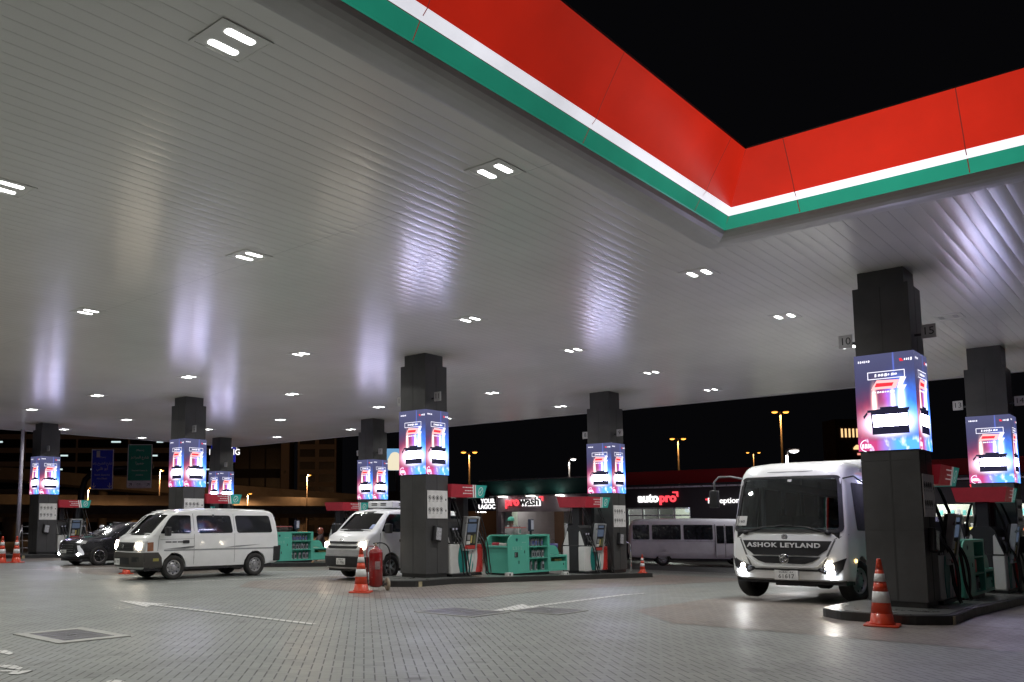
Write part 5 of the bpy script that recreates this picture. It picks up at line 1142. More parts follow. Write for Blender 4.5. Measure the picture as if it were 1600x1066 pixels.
# ================================================================ PEOPLE
def skinned(name, joints, edges, m, parent, sub=2):
    me = bpy.data.meshes.new(name); me.from_pydata([j[0] for j in joints], edges, []); me.materials.append(m)
    o = bpy.data.objects.new(name, me); C.objects.link(o)
    if parent is not None: o.parent = parent
    md = o.modifiers.new('skin', 'SKIN'); md.use_smooth_shade = True
    for i, j in enumerate(joints):
        r = j[1]; me.skin_vertices[0].data[i].radius = (r, r) if isinstance(r, (int, float)) else r
    me.skin_vertices[0].data[0].use_root = True
    s = o.modifiers.new('sub', 'SUBSURF'); s.levels = sub; s.render_levels = sub
    return o
def person(label, loc, rz, pose, head, shirt=SHIRT, trous=TROUS):
    """pose: dict of joints; local +x forward, +y left"""
    o = thing('person', label, 'person', loc, rz)
    J = dict(pel=(0, 0, .95), sp=(0, 0, 1.12), ch=(.0, 0, 1.32), nk=(.0, 0, 1.47), hd=(.02, 0, 1.58), tp=(.01, 0, 1.70),
             shL=(0, .19, 1.40), elL=(.05, .26, 1.14), wrL=(.22, .20, 1.02), shR=(0, -.19, 1.40), elR=(.05, -.26, 1.14), wrR=(.22, -.20, 1.02),
             hpL=(0, .10, .90), knL=(.02, .11, .50), anL=(0, .11, .09), toL=(.16, .12, .04), hpR=(0, -.10, .90), knR=(.02, -.11, .50), anR=(0, -.11, .09), toR=(.16, -.12, .04))
    J.update(pose); rad = dict(pel=(.15, .11), sp=(.14, .10), ch=(.16, .115), nk=.055, hd=(.078, .092), tp=(.07, .08), shL=.065, elL=.045, wrL=.03, shR=.065, elR=.045, wrR=.03, hpL=.09, knL=.06, anL=.042, toL=.035, hpR=.09, knR=.06, anR=.042, toR=.035)
    E = [('pel', 'sp'), ('sp', 'ch'), ('ch', 'nk'), ('nk', 'hd'), ('hd', 'tp')]+[(a+s, b+s) for s in 'LR' for a, b in (('sh', 'el'), ('el', 'wr'), ('hp', 'kn'), ('kn', 'an'), ('an', 'to'))]+[('ch', 'shL'), ('ch', 'shR'), ('pel', 'hpL'), ('pel', 'hpR')]
    names = list(J); idx = {n: i for i, n in enumerate(names)}; js = [(J[n], rad[n]) for n in names]; ed = [(idx[a], idx[b]) for a, b in E]
    for s in 'LR':             # hands: palm plus five finger chains
        w = Vector(J['wr'+s]); d = (w-Vector(J['el'+s])).normalized(); sg = 1 if s == 'L' else -1
        side = d.cross(Vector((0, 0, 1))).normalized(); dn = side.cross(d)
        js.append((tuple(w+d*.05), .03)); pi = len(js)-1; ed.append((idx['wr'+s], pi))
        for k in range(4):
            q = w+d*.09+side*(.024-.016*k); L = (.062, .075, .07, .055)[k]; js.append((tuple(q), .010)); a = len(js)-1; js.append((tuple(q+d*L*.6-dn*.012), .009)); js.append((tuple(q+d*L-dn*.035), .007)); ed += [(pi, a), (a, a+1), (a+1, a+2)]
        q = w+d*.035+side*.035*-sg; js.append((tuple(q), .011)); a = len(js)-1; js.append((tuple(q+d*.04+side*.02*-sg), .009)); ed += [(pi, a), (a, a+1)]
    body = skinned('body', js, ed, SKIN, o)
    def cloth(nm, keys, es, m, grow):
        jj = [(J[n], tuple(q+grow for q in rad[n]) if isinstance(rad[n], tuple) else rad[n]+grow) for n in keys]; ii = {n: i for i, n in enumerate(keys)}
        return skinned(nm, jj, [(ii[a], ii[b]) for a, b in es], m, o)
    cloth('shirt', ['pel', 'sp', 'ch', 'shL', 'shR', 'elL', 'elR'], [('pel', 'sp'), ('sp', 'ch'), ('ch', 'shL'), ('ch', 'shR'), ('shL', 'elL'), ('shR', 'elR')], shirt, .022)
    cloth('trousers', ['pel', 'hpL', 'knL', 'anL', 'hpR', 'knR', 'anR'], [('pel', 'hpL'), ('hpL', 'knL'), ('knL', 'anL'), ('pel', 'hpR'), ('hpR', 'knR'), ('knR', 'anR')], trous, .020)
    hd = Vector(J['hd']); f = Vector((1, 0, 0))
    b = MB()
    for s in (-1, 1): b.lathe([(.0, .0), (.012, .004), (.0, .012)], INK, tuple(hd+Vector((.078, s*.032, .03))), 'x', 8)
    b.lathe([(.014, -.02), (.012, .02), (0, .035)], SKIN, tuple(hd+Vector((.085, 0, .0))), 'x', 8); b.box(tuple(hd+Vector((.072, -.025, -.045))), tuple(hd+Vector((.086, .025, -.037))), mat('lips', (.15, .05, .05), .5)); b.build('face', o)
    for s in (-1, 1):
        b = MB(); b.lathe([(.028, -.01), (.03, 0), (.02, .012)], SKIN, tuple(hd+Vector((0, s*.088, .01))), 'y', 10); b.build('ear', o)
    top = hd+Vector((-.005, 0, .055)); b = MB()
    prof = [(.100, -.03), (.102, .0), (.095, .05), (.07, .085), (.035, .10), (0, .104)]
    if head == 'cap':
        b.lathe(prof, CAPM, tuple(top), 'z', 20); b.prism([(top.x+.07, -.07), (top.x+.16, -.055), (top.x+.19, 0), (top.x+.16, .055), (top.x+.07, .07)], 'z', top.z-.018, top.z-.006, CAPM); b.build('cap', o)
    elif head in ('white', 'orange'):
        m = mat('helmet_white', (.6, .58, .58), .2, coat=1) if head == 'white' else mat('helmet_orange', (.45, .12, .06), .2, coat=1, var=.4, scale=12)
        b.lathe([(.10, -.15), (.13, -.12), (.14, -.02), (.135, .04), (.10, .10), (.05, .125), (0, .13)], m, tuple(top), 'z', 24); h = b.build('helmet', o)
        b = MB(); b.box(tuple(top+Vector((.08, -.085, -.08))), tuple(top+Vector((.145, .085, .0))), DGLASS, .03); b.build('visor', h)
    else: b.lathe(prof, HAIR, tuple(top), 'z', 20); b.build('hair', o)
    return o
p = at(801, 840, 27.0); person('attendant in a pale teal cap and grey shirt behind the middle teal cabinet', (p.x, p.y, .02), R(165), dict(elR=(.06, -.25, 1.16), wrR=(.26, -.14, 1.10), nk=(.03, 0, 1.47), hd=(.06, 0, 1.575), tp=(.05, 0, 1.69)), 'cap')
SIT = dict(pel=(0, 0, .55), sp=(.0, 0, .74), ch=(.02, 0, .96), nk=(.03, 0, 1.10), hd=(.05, 0, 1.21), tp=(.04, 0, 1.32), shL=(.02, .19, 1.04), elL=(.20, .25, .82), wrL=(.46, .20, .90), shR=(.02, -.19, 1.04), elR=(.20, -.25, .82), wrR=(.46, -.20, .90),
           hpL=(.05, .10, .52), knL=(.45, .14, .50), anL=(.42, .14, .12), toL=(.58, .14, .07), hpR=(.05, -.10, .52), knR=(.45, -.14, .50), anR=(.42, -.14, .12), toR=(.58, -.14, .07))
dr = person('bus driver sitting behind the wheel of the large white bus, in dark clothes', (0, 0, 0), 0, SIT, 'hair', mat('dark_shirt', (.03, .03, .04), .8))
dr.location = (21.95-2.42, 6.18-.50, .60); dr.rotation_euler = (0, 0, math.pi)
def bike(loc, rz, label, m):
    o = thing('motorcycle', label, 'motorcycle', loc, rz)
    for x in (.62, -.62):
        b = MB(); b.lathe([(.22, -.03), (.27, -.05), (.30, -.03), (.30, .03), (.27, .05), (.22, .03)], RUBBER, (0, 0, 0), 'y', 24); w = b.build('wheel', o); w.location = (x, 0, .30)
        b = MB(); b.lathe([(.225, -.02), (.225, .02)], STEEL, (0, 0, 0), 'y', 20)
        for k in range(6): a = k*math.pi/3; b.tube([(0, 0, 0), (.22*math.cos(a), 0, .22*math.sin(a))], .008, STEEL, 5)
        b.build('rim', w)
    b = MB(); b.tube([(.62, .07, .30), (.42, .07, .85)], .022, CHROME, 6); b.tube([(.62, -.07, .30), (.42, -.07, .85)], .022, CHROME, 6); b.tube([(-.62, 0, .30), (-.1, 0, .35), (.38, 0, .75)], .03, DKMET, 6); b.box((-.2, -.12, .22), (.2, .12, .48), DKMET, .04); b.build('frame', o)
    b = MB(); b.lathe([(.0, -.28), (.11, -.2), (.15, 0), (.12, .2), (0, .26)], m, (.14, 0, .72), 'x', 16); b.build('fuel_tank', o)
    b = MB(); b.box((-.62, -.12, .62), (-.02, .12, .72), BLACKP, .04); b.build('saddle', o)
    b = MB(); b.tube([(.30, .34, .98), (.40, .2, .95), (.42, 0, .90), (.40, -.2, .95), (.30, -.34, .98)], .014, BLACKP, 6); b.build('handlebar', o)
    b = MB(); b.lathe([(.05, -.05), (.08, 0), (.0, .03)], LAMPC, (.54, 0, .80), 'x', 14); b.build('headlight', o)
    return o
RIDE = dict(SIT); RIDE.update({k: (v[0]-.15, v[1], v[2]+.20) for k, v in SIT.items() if k in ('pel', 'sp', 'ch', 'nk', 'hd', 'tp', 'shL', 'shR', 'hpL', 'hpR')}); RIDE.update(elL=(.05, .28, 1.0), wrL=(.28, .30, 1.02), elR=(.05, -.28, 1.0), wrR=(.28, -.30, 1.02), knL=(.22, .18, .62), anL=(.02, .18, .25), toL=(.16, .18, .2), knR=(.22, -.18, .62), anR=(.02, -.18, .25), toR=(.16, -.18, .2))
for (px, py, d, hd, rz, lb, lb2) in ((157, 800, 44.0, 'white', 175, 'motorcyclist in a white helmet riding behind the roof of the dark grey car', 'motorcycle under the rider in the white helmet, hidden behind the grey car'), (497, 840, 37.0, 'orange', 150, 'motorcyclist in an orange and white helmet behind the step box of the teal cabinet', 'motorcycle under the rider in the orange helmet, behind the teal cabinet')):
    p = at(px, py, d); z = gz(p.x)
    bike((p.x, p.y, z), R(rz), lb2, mat('bike_red_paint', (.3, .03, .02), .25, coat=1)); q = person(lb, (p.x, p.y, z-.02), R(rz), RIDE, hd, mat('rider_jacket', (.10, .07, .07), .7))
# ================================================================ SHOPS
gsh = -.96
WALLD = mat('dark_shop_cladding', (.03, .026, .03), .35, var=.1)
WALLP = mat('pinkish_grey_render', (.30, .26, .29), .7, var=.05, dirt=.1)
GRF = mat('green_fascia', (.010, .075, .07), .75); RDF = mat('red_fascia', (.36, .010, .018), .7)
XF = 56.0
o = thing('car_wash_building', 'low building with dark green roof fascia and red and black glowing sign', 'building')
b = MB(); b.box((XF, 40.7, gsh), (XF+8, 41.2, 3.6), WALLP); b.box((XF, 32.9, 2.35), (XF+.4, 40.7, 3.6), WALLP); b.box((XF+7.6, 33.4, gsh), (XF+8, 40.7, 3.6), mat('brown_back_wall', (.12, .06, .04), .7)); b.box((XF, 32.9, gsh), (XF+8, 33.4, 2.35), WALLP); b.box((XF+.4, 33.4, 3.4), (XF+7.6, 40.7, 3.6), WALLP); b.build('wall', o)
PILL = mat('pale_tiled_pillar', (.62, .66, .60), .4)
for y0 in (40.0, 34.6): b = MB(); b.box((XF+.45, y0, gsh), (XF+1.2, y0+.68, 3.4), PILL); b.build('pillar', o)
b = MB(); b.prism([(XF-.2, 3.6), (XF-.9, 4.85), (XF-.9, 4.95), (XF+8.4, 4.95), (XF+8.4, 3.6)], 'y', 29.8, 41.9, GRF) if False else None
b.face([(XF-.25, 41.3, 3.62), (XF-.25, 30.3, 3.62), (XF-.95, 30.25, 4.75), (XF-.95, 42.1, 4.75)], GRF); b.face([(XF-.25, 41.3, 3.62), (XF-.95, 42.1, 4.75), (XF+8.5, 42.1, 4.75), (XF+8.2, 41.3, 3.62)], GRF); b.face([(XF-.95, 42.1, 4.75), (XF-.95, 30.25, 4.75), (XF+8.5, 30.25, 4.75), (XF+8.5, 42.1, 4.75)], DKMET)
b.face([(XF-.25, 30.3, 3.62), (XF+8.2, 30.3, 3.62), (XF+8.5, 30.25, 4.75), (XF-.95, 30.25, 4.75)], GRF); rf = b.build('roof_fascia', o)
b = MB(); b.box((XF-1.0, 30.25, 4.75), (XF-.9, 42.15, 4.84), SILV); b.box((XF-.5, 30.3, 3.55), (XF-.2, 41.5, 3.63), SILV); b.build('roof_trim', o)
RLED = glow('sign_red_led', (1, .06, .08), 1.6); WLED = glow('sign_white_led', (1, .97, .97), 1.6)
q = text('pro', .90, RLED, 'sign_lettering', o, facing((-1, 0, 0), (XF-.10, 39.6, 3.12)), .04, offset=.03)
q = text('wash', .90, WLED, 'sign_halo', o, facing((-1, 0, 0), (XF-.04, 37.93, 3.10)), .02, offset=.05)
q = text('wash', .90, INK, 'sign_lettering', o, facing((-1, 0, 0), (XF-.12, 37.98, 3.12)), .04, offset=.02)
b = MB(); b.prism([(37.1, 3.50), (36.75, 3.50), (36.75, 3.15), (36.88, 3.22), (36.88, 3.40), (37.1, 3.42)], 'x', XF-.12, XF-.06, RLED); b.build('sign_mark', o)
def lamp_point(name, loc, col, watt, rad=.3, parent=None):
    l = bpy.data.lights.new(name, 'POINT'); l.energy = watt; l.color = col; l.shadow_soft_size = rad; q = bpy.data.objects.new(name, l); C.objects.link(q)
    q.location = loc
    if parent is not None: q.parent = parent
    return q
lg = glow('room_or_added_lamp_glow', (1, .95, .85), 12)
def room_or_added(parent, loc, col, watt):
    b = MB(); b.box((-.6, -.08, -.04), (.6, .08, 0), lg); f = b.build('room_or_added_lamp', parent); f.location = loc
    lamp_point('lamp_light', (0, 0, -.15), col, watt, .2, f)
room_or_added(o, (XF+2.4, 39.4, 3.3), (.9, 1, .85), 110); room_or_added(o, (XF+2.4, 35.7, 3.3), (.9, 1, .85), 110)
for y in (40.2, 37.6, 35.0): room_or_added(o, (XF-.38, y, 3.54), (1, .86, .95), 3); room_or_added(o, (XF+5, 36, 3.3), (1, .7, .5), 14)  # downlights under the fascia are added to brighten the sign wall
b = MB(); b.box((XF+.9, 34.0, 1.0), (XF+1.0, 34.4, 1.6), mat('red_notice', (.4, .05, .04), .5)); b.build('notice', o)
# service building
o = thing('service_building', 'long dark building with red roof fascia, lit window strip and glowing white and red sign', 'building')
b = MB(); b.box((XF+.2, 21.2, 2.55), (XF+.6, 30.2, 3.85), WALLD); b.box((XF+.2, -12, 2.55), (XF+.6, 21.2, 3.85), WALLD)
b.box((XF+.2, 20.9, gsh), (XF+.6, 25.3, 2.55), WALLD); b.box((XF+7.6, -12, gsh), (XF+8, 30.2, 3.85), mat('pale_back_wall', (.55, .56, .50), .7)); b.box((XF+.2, 30.0, gsh), (XF+8, 30.2, 3.85), WALLD)
b.box((XF+.3, 25.3, gsh), (XF+.55, 30.0, .2), WALLD); b.box((XF+.6, -12, 3.75), (XF+8, 30.0, 3.85), WALLP)
b.box((XF+.2, 14.2, gsh), (XF+.6, 16.5, 2.55), WALLD); b.box((XF+.2, 4.8, gsh), (XF+.6, 6, 2.55), WALLD); b.build('wall', o)
b = MB(); b.face([(XF-.05, 30.24, 4.15), (XF-.05, -12, 4.15), (XF-.65, -12, 5.0), (XF-.65, 30.24, 5.0)], RDF); b.face([(XF-.65, 30.24, 5.0), (XF-.65, -12, 5.0), (XF+8.3, -12, 5.0), (XF+8.3, 30.24, 5.0)], DKMET); b.face([(XF-.05, 30.24, 4.15), (XF-.65, 30.24, 5.0), (XF+8.3, 30.24, 5.0), (XF+8.3, 30.24, 4.15)], GRF); b.build('roof_fascia', o)
b = MB(); b.box((XF-.15, -12, 4.02), (XF-.02, 30.24, 4.13), DKMET); b.box((XF-.15, -12, 3.87), (XF+.0, 30.24, 3.98), SILV); b.build('roof_trim', o)
b = MB()
for y in (25.35, 26.5, 27.65, 28.8, 29.95): b.box((XF+.3, y-.05, .2), (XF+.42, y+.05, 2.55), SILV)
for z in (2.5, 2.02, .22): b.box((XF+.31, 25.3, z-.04), (XF+.41, 30.0, z+.04), SILV)
b.build('window_frame', o)
b = MB(); b.box((XF+.35, 25.3, .2), (XF+.37, 30.0, 2.55), SHOPGL); b.build('window_pane', o)
text('auto', .84, WLED, 'sign_lettering', o, facing((-1, 0, 0), (XF+.12, 28.28, 3.20)), .04, offset=.03); text('pro', .84, RLED, 'sign_lettering', o, facing((-1, 0, 0), (XF+.12, 26.85, 3.20)), .04, offset=.03)
b = MB(); b.prism([(26.5, 3.62), (26.1, 3.62), (26.1, 3.25), (26.22, 3.32), (26.22, 3.50), (26.5, 3.53)], 'x', XF+.10, XF+.16, RLED)
b.prism([(24.2, 3.1), (23.8, 3.1), (23.8, 2.75), (23.93, 2.82), (23.93, 2.98), (24.2, 3.0)], 'x', XF+.10, XF+.16, RLED); b.build('sign_mark', o)
text('Reception', .52, WLED, 'sign_lettering', o, facing((-1, 0, 0), (XF+.12, 23.0, 2.95)), .03)
b = MB(); b.prism([(9.4, 3.6), (8.9, 3.7), (8.6, 3.2), (8.8, 3.15), (9.0, 3.4), (9.35, 3.45)], 'x', XF+.10, XF+.16, RLED); b.build('sign_mark', o)
for y in (27.6, 18.5, 11.5, 8, 2): room_or_added(o, (XF+(2 if y > 20 else 1.8), y, 3.6), (.95, 1, .88), 1800 if y > 20 else 500)
# lit shop shelves seen between the right-hand columns
b = MB(); SH = mat('shelf_metal', (.4, .4, .38), .4)
for z in (-.2, .5, 1.2, 1.9): b.box((XF+2.6, 6.2, z), (XF+3.1, 14.0, z+.05), SH)
b.box((XF+3.1, 6.2, gsh), (XF+3.2, 14, 2.6), mat('back_panel', (.3, .31, .28), .6)); sv = b.build('shelving', o)
b = MB()
for k, c in enumerate(((.6, .12, .05), (.6, .5, .12), (.6, .12, .05), (.6, .5, .12))): b.box((XF+2.55, 6.3+k*1.95, 1.12), (XF+2.59, 8.1+k*1.95, 1.28), glow(f'price_strip_{k%2}', c, .8, c))
b.build('price_strip', sv)
rd = random.Random(5); b = MB()
for z in (.55, 1.25, 1.95):
    y = 6.4
    while y < 13.9: h = rd.uniform(.25, .42); b.box((XF+2.7, y, z), (XF+2.85, y+.16, z+h), [mat('goods_white', (.6, .62, .58), .4), mat('goods_teal', (.1, .3, .3), .4), mat('goods_grey', (.25, .25, .27), .4)][rd.randrange(3)], .03); y += rd.uniform(.24, .36)
tag(b.build('stacked_goods', sv), kind='stuff')
# lagoon shop to the left, with a warm lit room
o = thing('shop_building', 'dark shop left of the green-roofed building with white glowing letters and a warm lit room', 'building')
b = MB(); b.box((XF+1, 42.2, 2.45), (XF+1.3, 49.2, 3.55), mat('black_sign_board', (.015, .015, .03), .3)); b.box((XF+1, 48.7, gsh), (XF+6, 49.2, 4.2), WALLD); b.box((XF+1.0, 49.2, 2.9), (XF+1.3, 56.5, 4.3), WALLD); b.box((XF+1.3, 42.2, 3.6), (XF+9, 56.5, 4.3), WALLD)
b.box((XF+8.6, 42.2, gsh), (XF+9, 56.5, 3.6), mat('brown_back_wall', (.12, .06, .04), .7)); b.box((XF+1, 56.5, gsh), (XF+9, 57, 4.3), WALLD); b.build('wall', o)
text('YOUR', .50, WLED, 'sign_lettering', o, facing((-1, 0, 0), (XF+.95, 42.75, 3.24)), .02, offset=.012); text('LAGOC', .50, WLED, 'sign_lettering', o, facing((-1, 0, 0), (XF+.95, 42.85, 2.78)), .02, offset=.012)
room_or_added(o, (XF+4, 52, 3.5), (1, .62, .3), 120); room_or_added(o, (XF+3, 45, 2.4), (1, .8, .6), 10)
b = MB(); rd = random.Random(9)
for k in range(16): y = rd.uniform(50, 56); z = rd.uniform(1.6, 2.8); b.box((XF+2, y, z), (XF+2.1, y+rd.uniform(.2, .8), z+.08), glow('warm_strip', (1, .7, .4), 1.5)) if k < 8 else b.box((XF+2, y, z-.5), (XF+2.3, y+.3, z), mat('warm_goods', (.4, .25, .12), .5))
b.build('display_shelf', o)

# ================================================================ STREET LAMPS
SOD = glow('sodium_lamp_glow', (1, .40, .06), 3.2); PALE = glow('white_street_lamp_glow', (.95, .97, 1.), 6)
POLEM = mat('lamp_pole_metal', (.35, .30, .26), .5, metal=.4)
def street_lamp(px, py, d, kind, label, watt, rz=0, col=(1, .5, .15)):
    p = at(px, py, d); zb = gz(p.x)-.02; H = p.z-zb
    o = thing('street_lamp', label, 'street lamp', (p.x, p.y, zb), HEAD-math.pi/2+rz, 'tall street lamps around the station')
    b = MB(); b.tube([(0, 0, 0), (0, 0, H*.5), (0, 0, H)], [.13, .10, .06], POLEM, 10); b.tube([(0, 0, 0), (0, 0, .5)], .18, POLEM, 10); b.build('pole', o)
    arms = (-1, 1) if kind == 2 else (1,)
    for s in arms:
        L = .0065*d if kind == 2 else .4
        b = MB(); b.tube([(0, 0, H-.1), (s*L*.5, 0, H+.05), (s*L, 0, H+.02)], .05, POLEM, 8); b.box((s*L-.28, -.14, H-.04), (s*L+.28, .14, H+.08), POLEM, .04); a = b.build('lamp_arm', o)
        b = MB(); g = SOD if col[2] < .5 else PALE; b.lathe([(.0, -.13), (.16, -.10), (.24, -.03), (.24, 0)], g, (s*L, 0, H-.05), 'z', 16); b.build('lamp_lens', a)
    if watt:
        pt = px in (250, 480, -60); l = bpy.data.lights.new('lamp_light', 'POINT' if pt else 'SPOT'); l.energy = watt*1.3; l.color = col
        if not pt: l.spot_size = R(174); l.spot_blend = .25
        l.shadow_soft_size = .3; q = bpy.data.objects.new('lamp_light', l); C.objects.link(q); q.location = (0, 0, H-.3); q.parent = o
    return o
street_lamp(733, 706, 85, 2, 'double-headed orange street lamp just right of the middle column', 260)
street_lamp(1059, 685, 90, 2, 'double-headed orange street lamp above the glowing white and red shop sign', 300)
street_lamp(1219, 643, 75, 2, 'tallest double-headed orange street lamp, high above the bus roof', 300)
street_lamp(1177, 707, 150, 2, 'small far double-headed orange street lamp just above the bus roof', 200)
street_lamp(889, 717, 80, 1, 'slim white street lamp above the green-roofed building', 100, 0, (.95, .97, 1))
street_lamp(1229, 703, 47, 1, 'white lamp on a short pole just behind the bus roof', 700, 0, (.95, .97, 1))
for px, py, d in ((138, 762, 120), (387, 771, 130), (-60, 730, 110), (250, 735, 140), (480, 742, 140)):  # the three out-of-view lamps are added to light the flyover and far blocks
    street_lamp(px, py, d, 1, {138: 'orange street lamp left of the blue road sign, by the flyover', 387: 'orange street lamp shining above the minivan roof, by the flyover', -60: 'added orange lamp beyond the left edge to light the flyover', 250: 'added orange lamp hidden behind the column above the minivan, lighting the flyover', 480: 'added orange lamp behind the flyover to light the office block'}[px], 2400, 0, (1, .52, .22))
# ================================================================ FLYOVER, ROAD SIGNS
CONC = mat('flyover_concrete', (.28, .25, .22), .8, var=.15, dirt=.3, scale=.6)
def deck(name, pts, th, label, wd=9):
    o = thing(name, label, 'flyover'); b = MB(); P = [at(*p) for p in pts]; back = Vector((fwd.x, fwd.y, 0)).normalized()*wd
    rows = [[p, p-Vector((0, 0, th)), p-Vector((0, 0, th))+back*.15-Vector((0, 0, .5)), p+back*.15-Vector((0, 0, th+.5)) , p+back*.9-Vector((0, 0, th+.5)), p+back-Vector((0, 0, th)), p+back, p+back-Vector((.2, .2, 0)), p+back*.98-Vector((0, 0, .9)), p+back*.02-Vector((0, 0, .9)), p+back*.02] for p in P]
    b.grid(rows, CONC, closed=True, smooth=False); b.build('road_deck', o)
    for i in range(1, len(P), 2):
        b = MB(); q = P[i]+back*.5; b.tube([(q.x, q.y, -1.3), (q.x, q.y, q.z-th)], .9, CONC, 14); b.build('pier', o)
    return o
deck('flyover', [(-260, 771, 150), (-100, 772, 140), (60, 773, 130), (200, 774, 130), (340, 775, 132), (470, 777, 140), (575, 781, 155)], 2.6, 'long brown-lit concrete flyover crossing behind the columns at the left, lower of the two')
deck('flyover_ramp', [(-260, 722, 185), (-100, 727, 180), (20, 731, 175), (150, 742, 170), (260, 751, 170), (380, 759, 172), (480, 767, 176), (600, 775, 182)], 2.4, 'higher concrete flyover ramp sloping down to the right behind the road signs')
deck('flyover_far', [(-200, 786, 108), (0, 788, 106), (200, 790, 106), (380, 790, 110), (560, 791, 125)], 1.1, 'nearest low concrete flyover edge in shadow behind the leftmost column', 6)
def ar(s):   # shape Arabic text with presentation forms, written right to left
    F = {'ش': 'ﺵﺷﺸﺶ', 'ا': 'ﺍﺍﺎﺎ', 'ر': 'ﺭﺭﺮﺮ', 'ع': 'ﻉﻋﻌﻊ', 'ل': 'ﻝﻟﻠﻞ', 'ي': 'ﻱﻳﻴﻲ', 'خ': 'ﺥﺧﺨﺦ', 'ز': 'ﺯﺯﺰﺰ', 'د': 'ﺩﺩﺪﺪ', 'أ': 'ﺃﺃﺄﺄ', 'ب': 'ﺏﺑﺒﺐ', 'و': 'ﻭﻭﻮﻮ', 'ظ': 'ﻅﻇﻈﻆ', 'ج': 'ﺝﺟﺠﺞ', 'م': 'ﻡﻣﻤﻢ', 'ت': 'ﺕﺗﺘﺖ', 'ن': 'ﻥﻧﻨﻦ'}
    non = 'اأردوز'; out = []
    for w in s.split(' '):
        o = []
        for i, ch in enumerate(w):
            if ch not in F: o.append(ch); continue
            pj = i > 0 and w[i-1] in F and w[i-1] not in non; nj = i < len(w)-1 and ch not in non
            o.append(F[ch][(0, 1, 3, 2)[(1 if nj and not pj else 0)+(2 if pj and not nj else 0)+(3 if pj and nj else 0)] if True else 0])
        out.append(''.join(reversed(o)))
    return ' '.join(reversed(out))
SW_ = mat('sign_white', (.85, .85, .85), .5)
def roadsign(tl, br, d, m, label, band=False):
    a, c = at(*tl, d), at(*br, d); n = -Vector((fwd.x, fwd.y, 0)).normalized(); xr = Vector((rgt.x, rgt.y, 0)); w = (c-a).dot(xr); h = a.z-c.z
    o = thing('road_sign', label, 'road sign'); mid = (a+c)/2; o.matrix_world = facing(n, mid)
    b = MB(); b.box((-w/2, -h/2, -.06), (w/2, h/2, 0), m, .02); b.build('sign_panel', o); b = MB(); e = .06
    for lo, hi in (((-w/2, -h/2), (w/2, -h/2+e)), ((-w/2, h/2-e), (w/2, h/2)), ((-w/2, -h/2+e), (-w/2+e, h/2-e)), ((w/2-e, -h/2+e), (w/2, h/2-e))): b.box((*lo, -.01), (*hi, .008), SW_)
    if band: b.box((-w/2+e, -h/2+e, -.01), (w/2-e, -h/2+h*.17, .010), SW_)
    b.build('sign_border', o)
    return o, w, h
BLUE = mat('sign_blue', (.04, .08, .75), .4); GREEN = mat('sign_green', (.02, .35, .22), .4)
idm = lambda x, y: Matrix.Translation((x, y, .012))
o, w, h = roadsign((142.5, 702), (177, 765), 62, BLUE, 'blue road sign with white lettering and two small arrows, at the left'); s1 = o
for tx, y, sz in ((ar('شارع الشيخ زايد'), .15, .24), (ar('أبو ظبي'), .02, .28), ('Sheikh Zayed Rd', -.14, .16), ('Abu Dhabi', -.23, .17), ('(Tram)', .30, .16)): text(tx, sz, SW_, 'sign_lettering', o, idm(.0, y*h), .002)
for x in (-.36, .36): text('↓', .5, SW_, 'sign_arrow', o, idm(x*w, -.41*h), .002)
b = MB(); b.box((-w*.28, h*.30, 0), (-w*.12, h*.46, .01), SW_); b.build('sign_symbol', o)
o, w, h = roadsign((199, 694), (237.5, 763), 62, GREEN, 'green road sign with a white band at its foot, right of the blue one', True)
for tx, y, sz in (('(Metro)', .36, .18), (ar('شارع المركز'), .20, .26), (ar('جميرا'), .07, .28), ('Financial Centre St', -.10, .145), ('Jumeira', -.20, .17)): text(tx, sz, SW_, 'sign_lettering', o, idm(.0, y*h), .002)
for x in (-.36, .36): text('↗', .4, INK, 'sign_arrow', o, idm(x*w, -.42*h), .002)
text('D71', .2, INK, 'sign_lettering', o, idm(0, -.42*h), .002)
o = thing('sign_gantry', 'dark curved steel gantry arm carrying the blue and green road signs', 'gantry')
P = [at(125, 880, 63), at(125, 800, 63), at(127, 770, 63), at(133, 750, 63), at(146, 737, 63), at(165, 733, 63), at(240, 729, 63)]
b = MB(); b.tube(P, [.28, .26, .24, .22, .2, .18, .15], DKMET, 10); b.build('arm', o)
# ================================================================ FAR BUILDINGS
FB = mat('office_concrete', (.30, .26, .24), .8, var=.1); FBD = mat('office_dark', (.03, .028, .03), .7); FG = mat('office_glass', (.01, .01, .012), .3)
def bldg(name, label, tl, br, d, depth, wall, rows_, cols_, lit=0, seed=1, wfrac=.55, cw=.8, m2=FG):
    a, c = at(*tl, d), at(*br, d); xr = Vector((rgt.x, rgt.y, 0)); w = (c-a).dot(xr); zb = -1.5; h = a.z-zb; n = -Vector((fwd.x, fwd.y, 0)).normalized()
    o = thing(name, label, 'building'); p = a+xr*(w/2); o.matrix_world = facing(n, (p.x, p.y, zb))
    b = MB(); b.box((-w/2, 0, -depth), (w/2, h, 0), wall); b.build('wall', o)
    rd = random.Random(seed); ch = h/rows_; cwid = w/cols_; on = []; z0 = [k for k in range(rows_)]
    for r_ in range(rows_):
        for q in range(cols_):
            x0 = -w/2+cwid*(q+(1-cw)/2); y0 = ch*(r_+(1-wfrac)/2)
            if y0+ch*wfrac > h: continue
            b = MB(); b.box((x0, y0, -.05), (x0+cwid*cw, y0+ch*wfrac, .03), m2); wn = b.build('window', o)
            if rd.random() < lit:
                b = MB(); u = rd.uniform(.1, .7)*cwid*cw; b.box((x0+u, y0+ch*wfrac*.6, .03), (x0+u+cwid*cw*rd.uniform(.08, .3), y0+ch*wfrac*.78, .06), glow('lit_window_cool', (.75, .95, .95), .9)); b.build('lit_strip', wn)
    return o
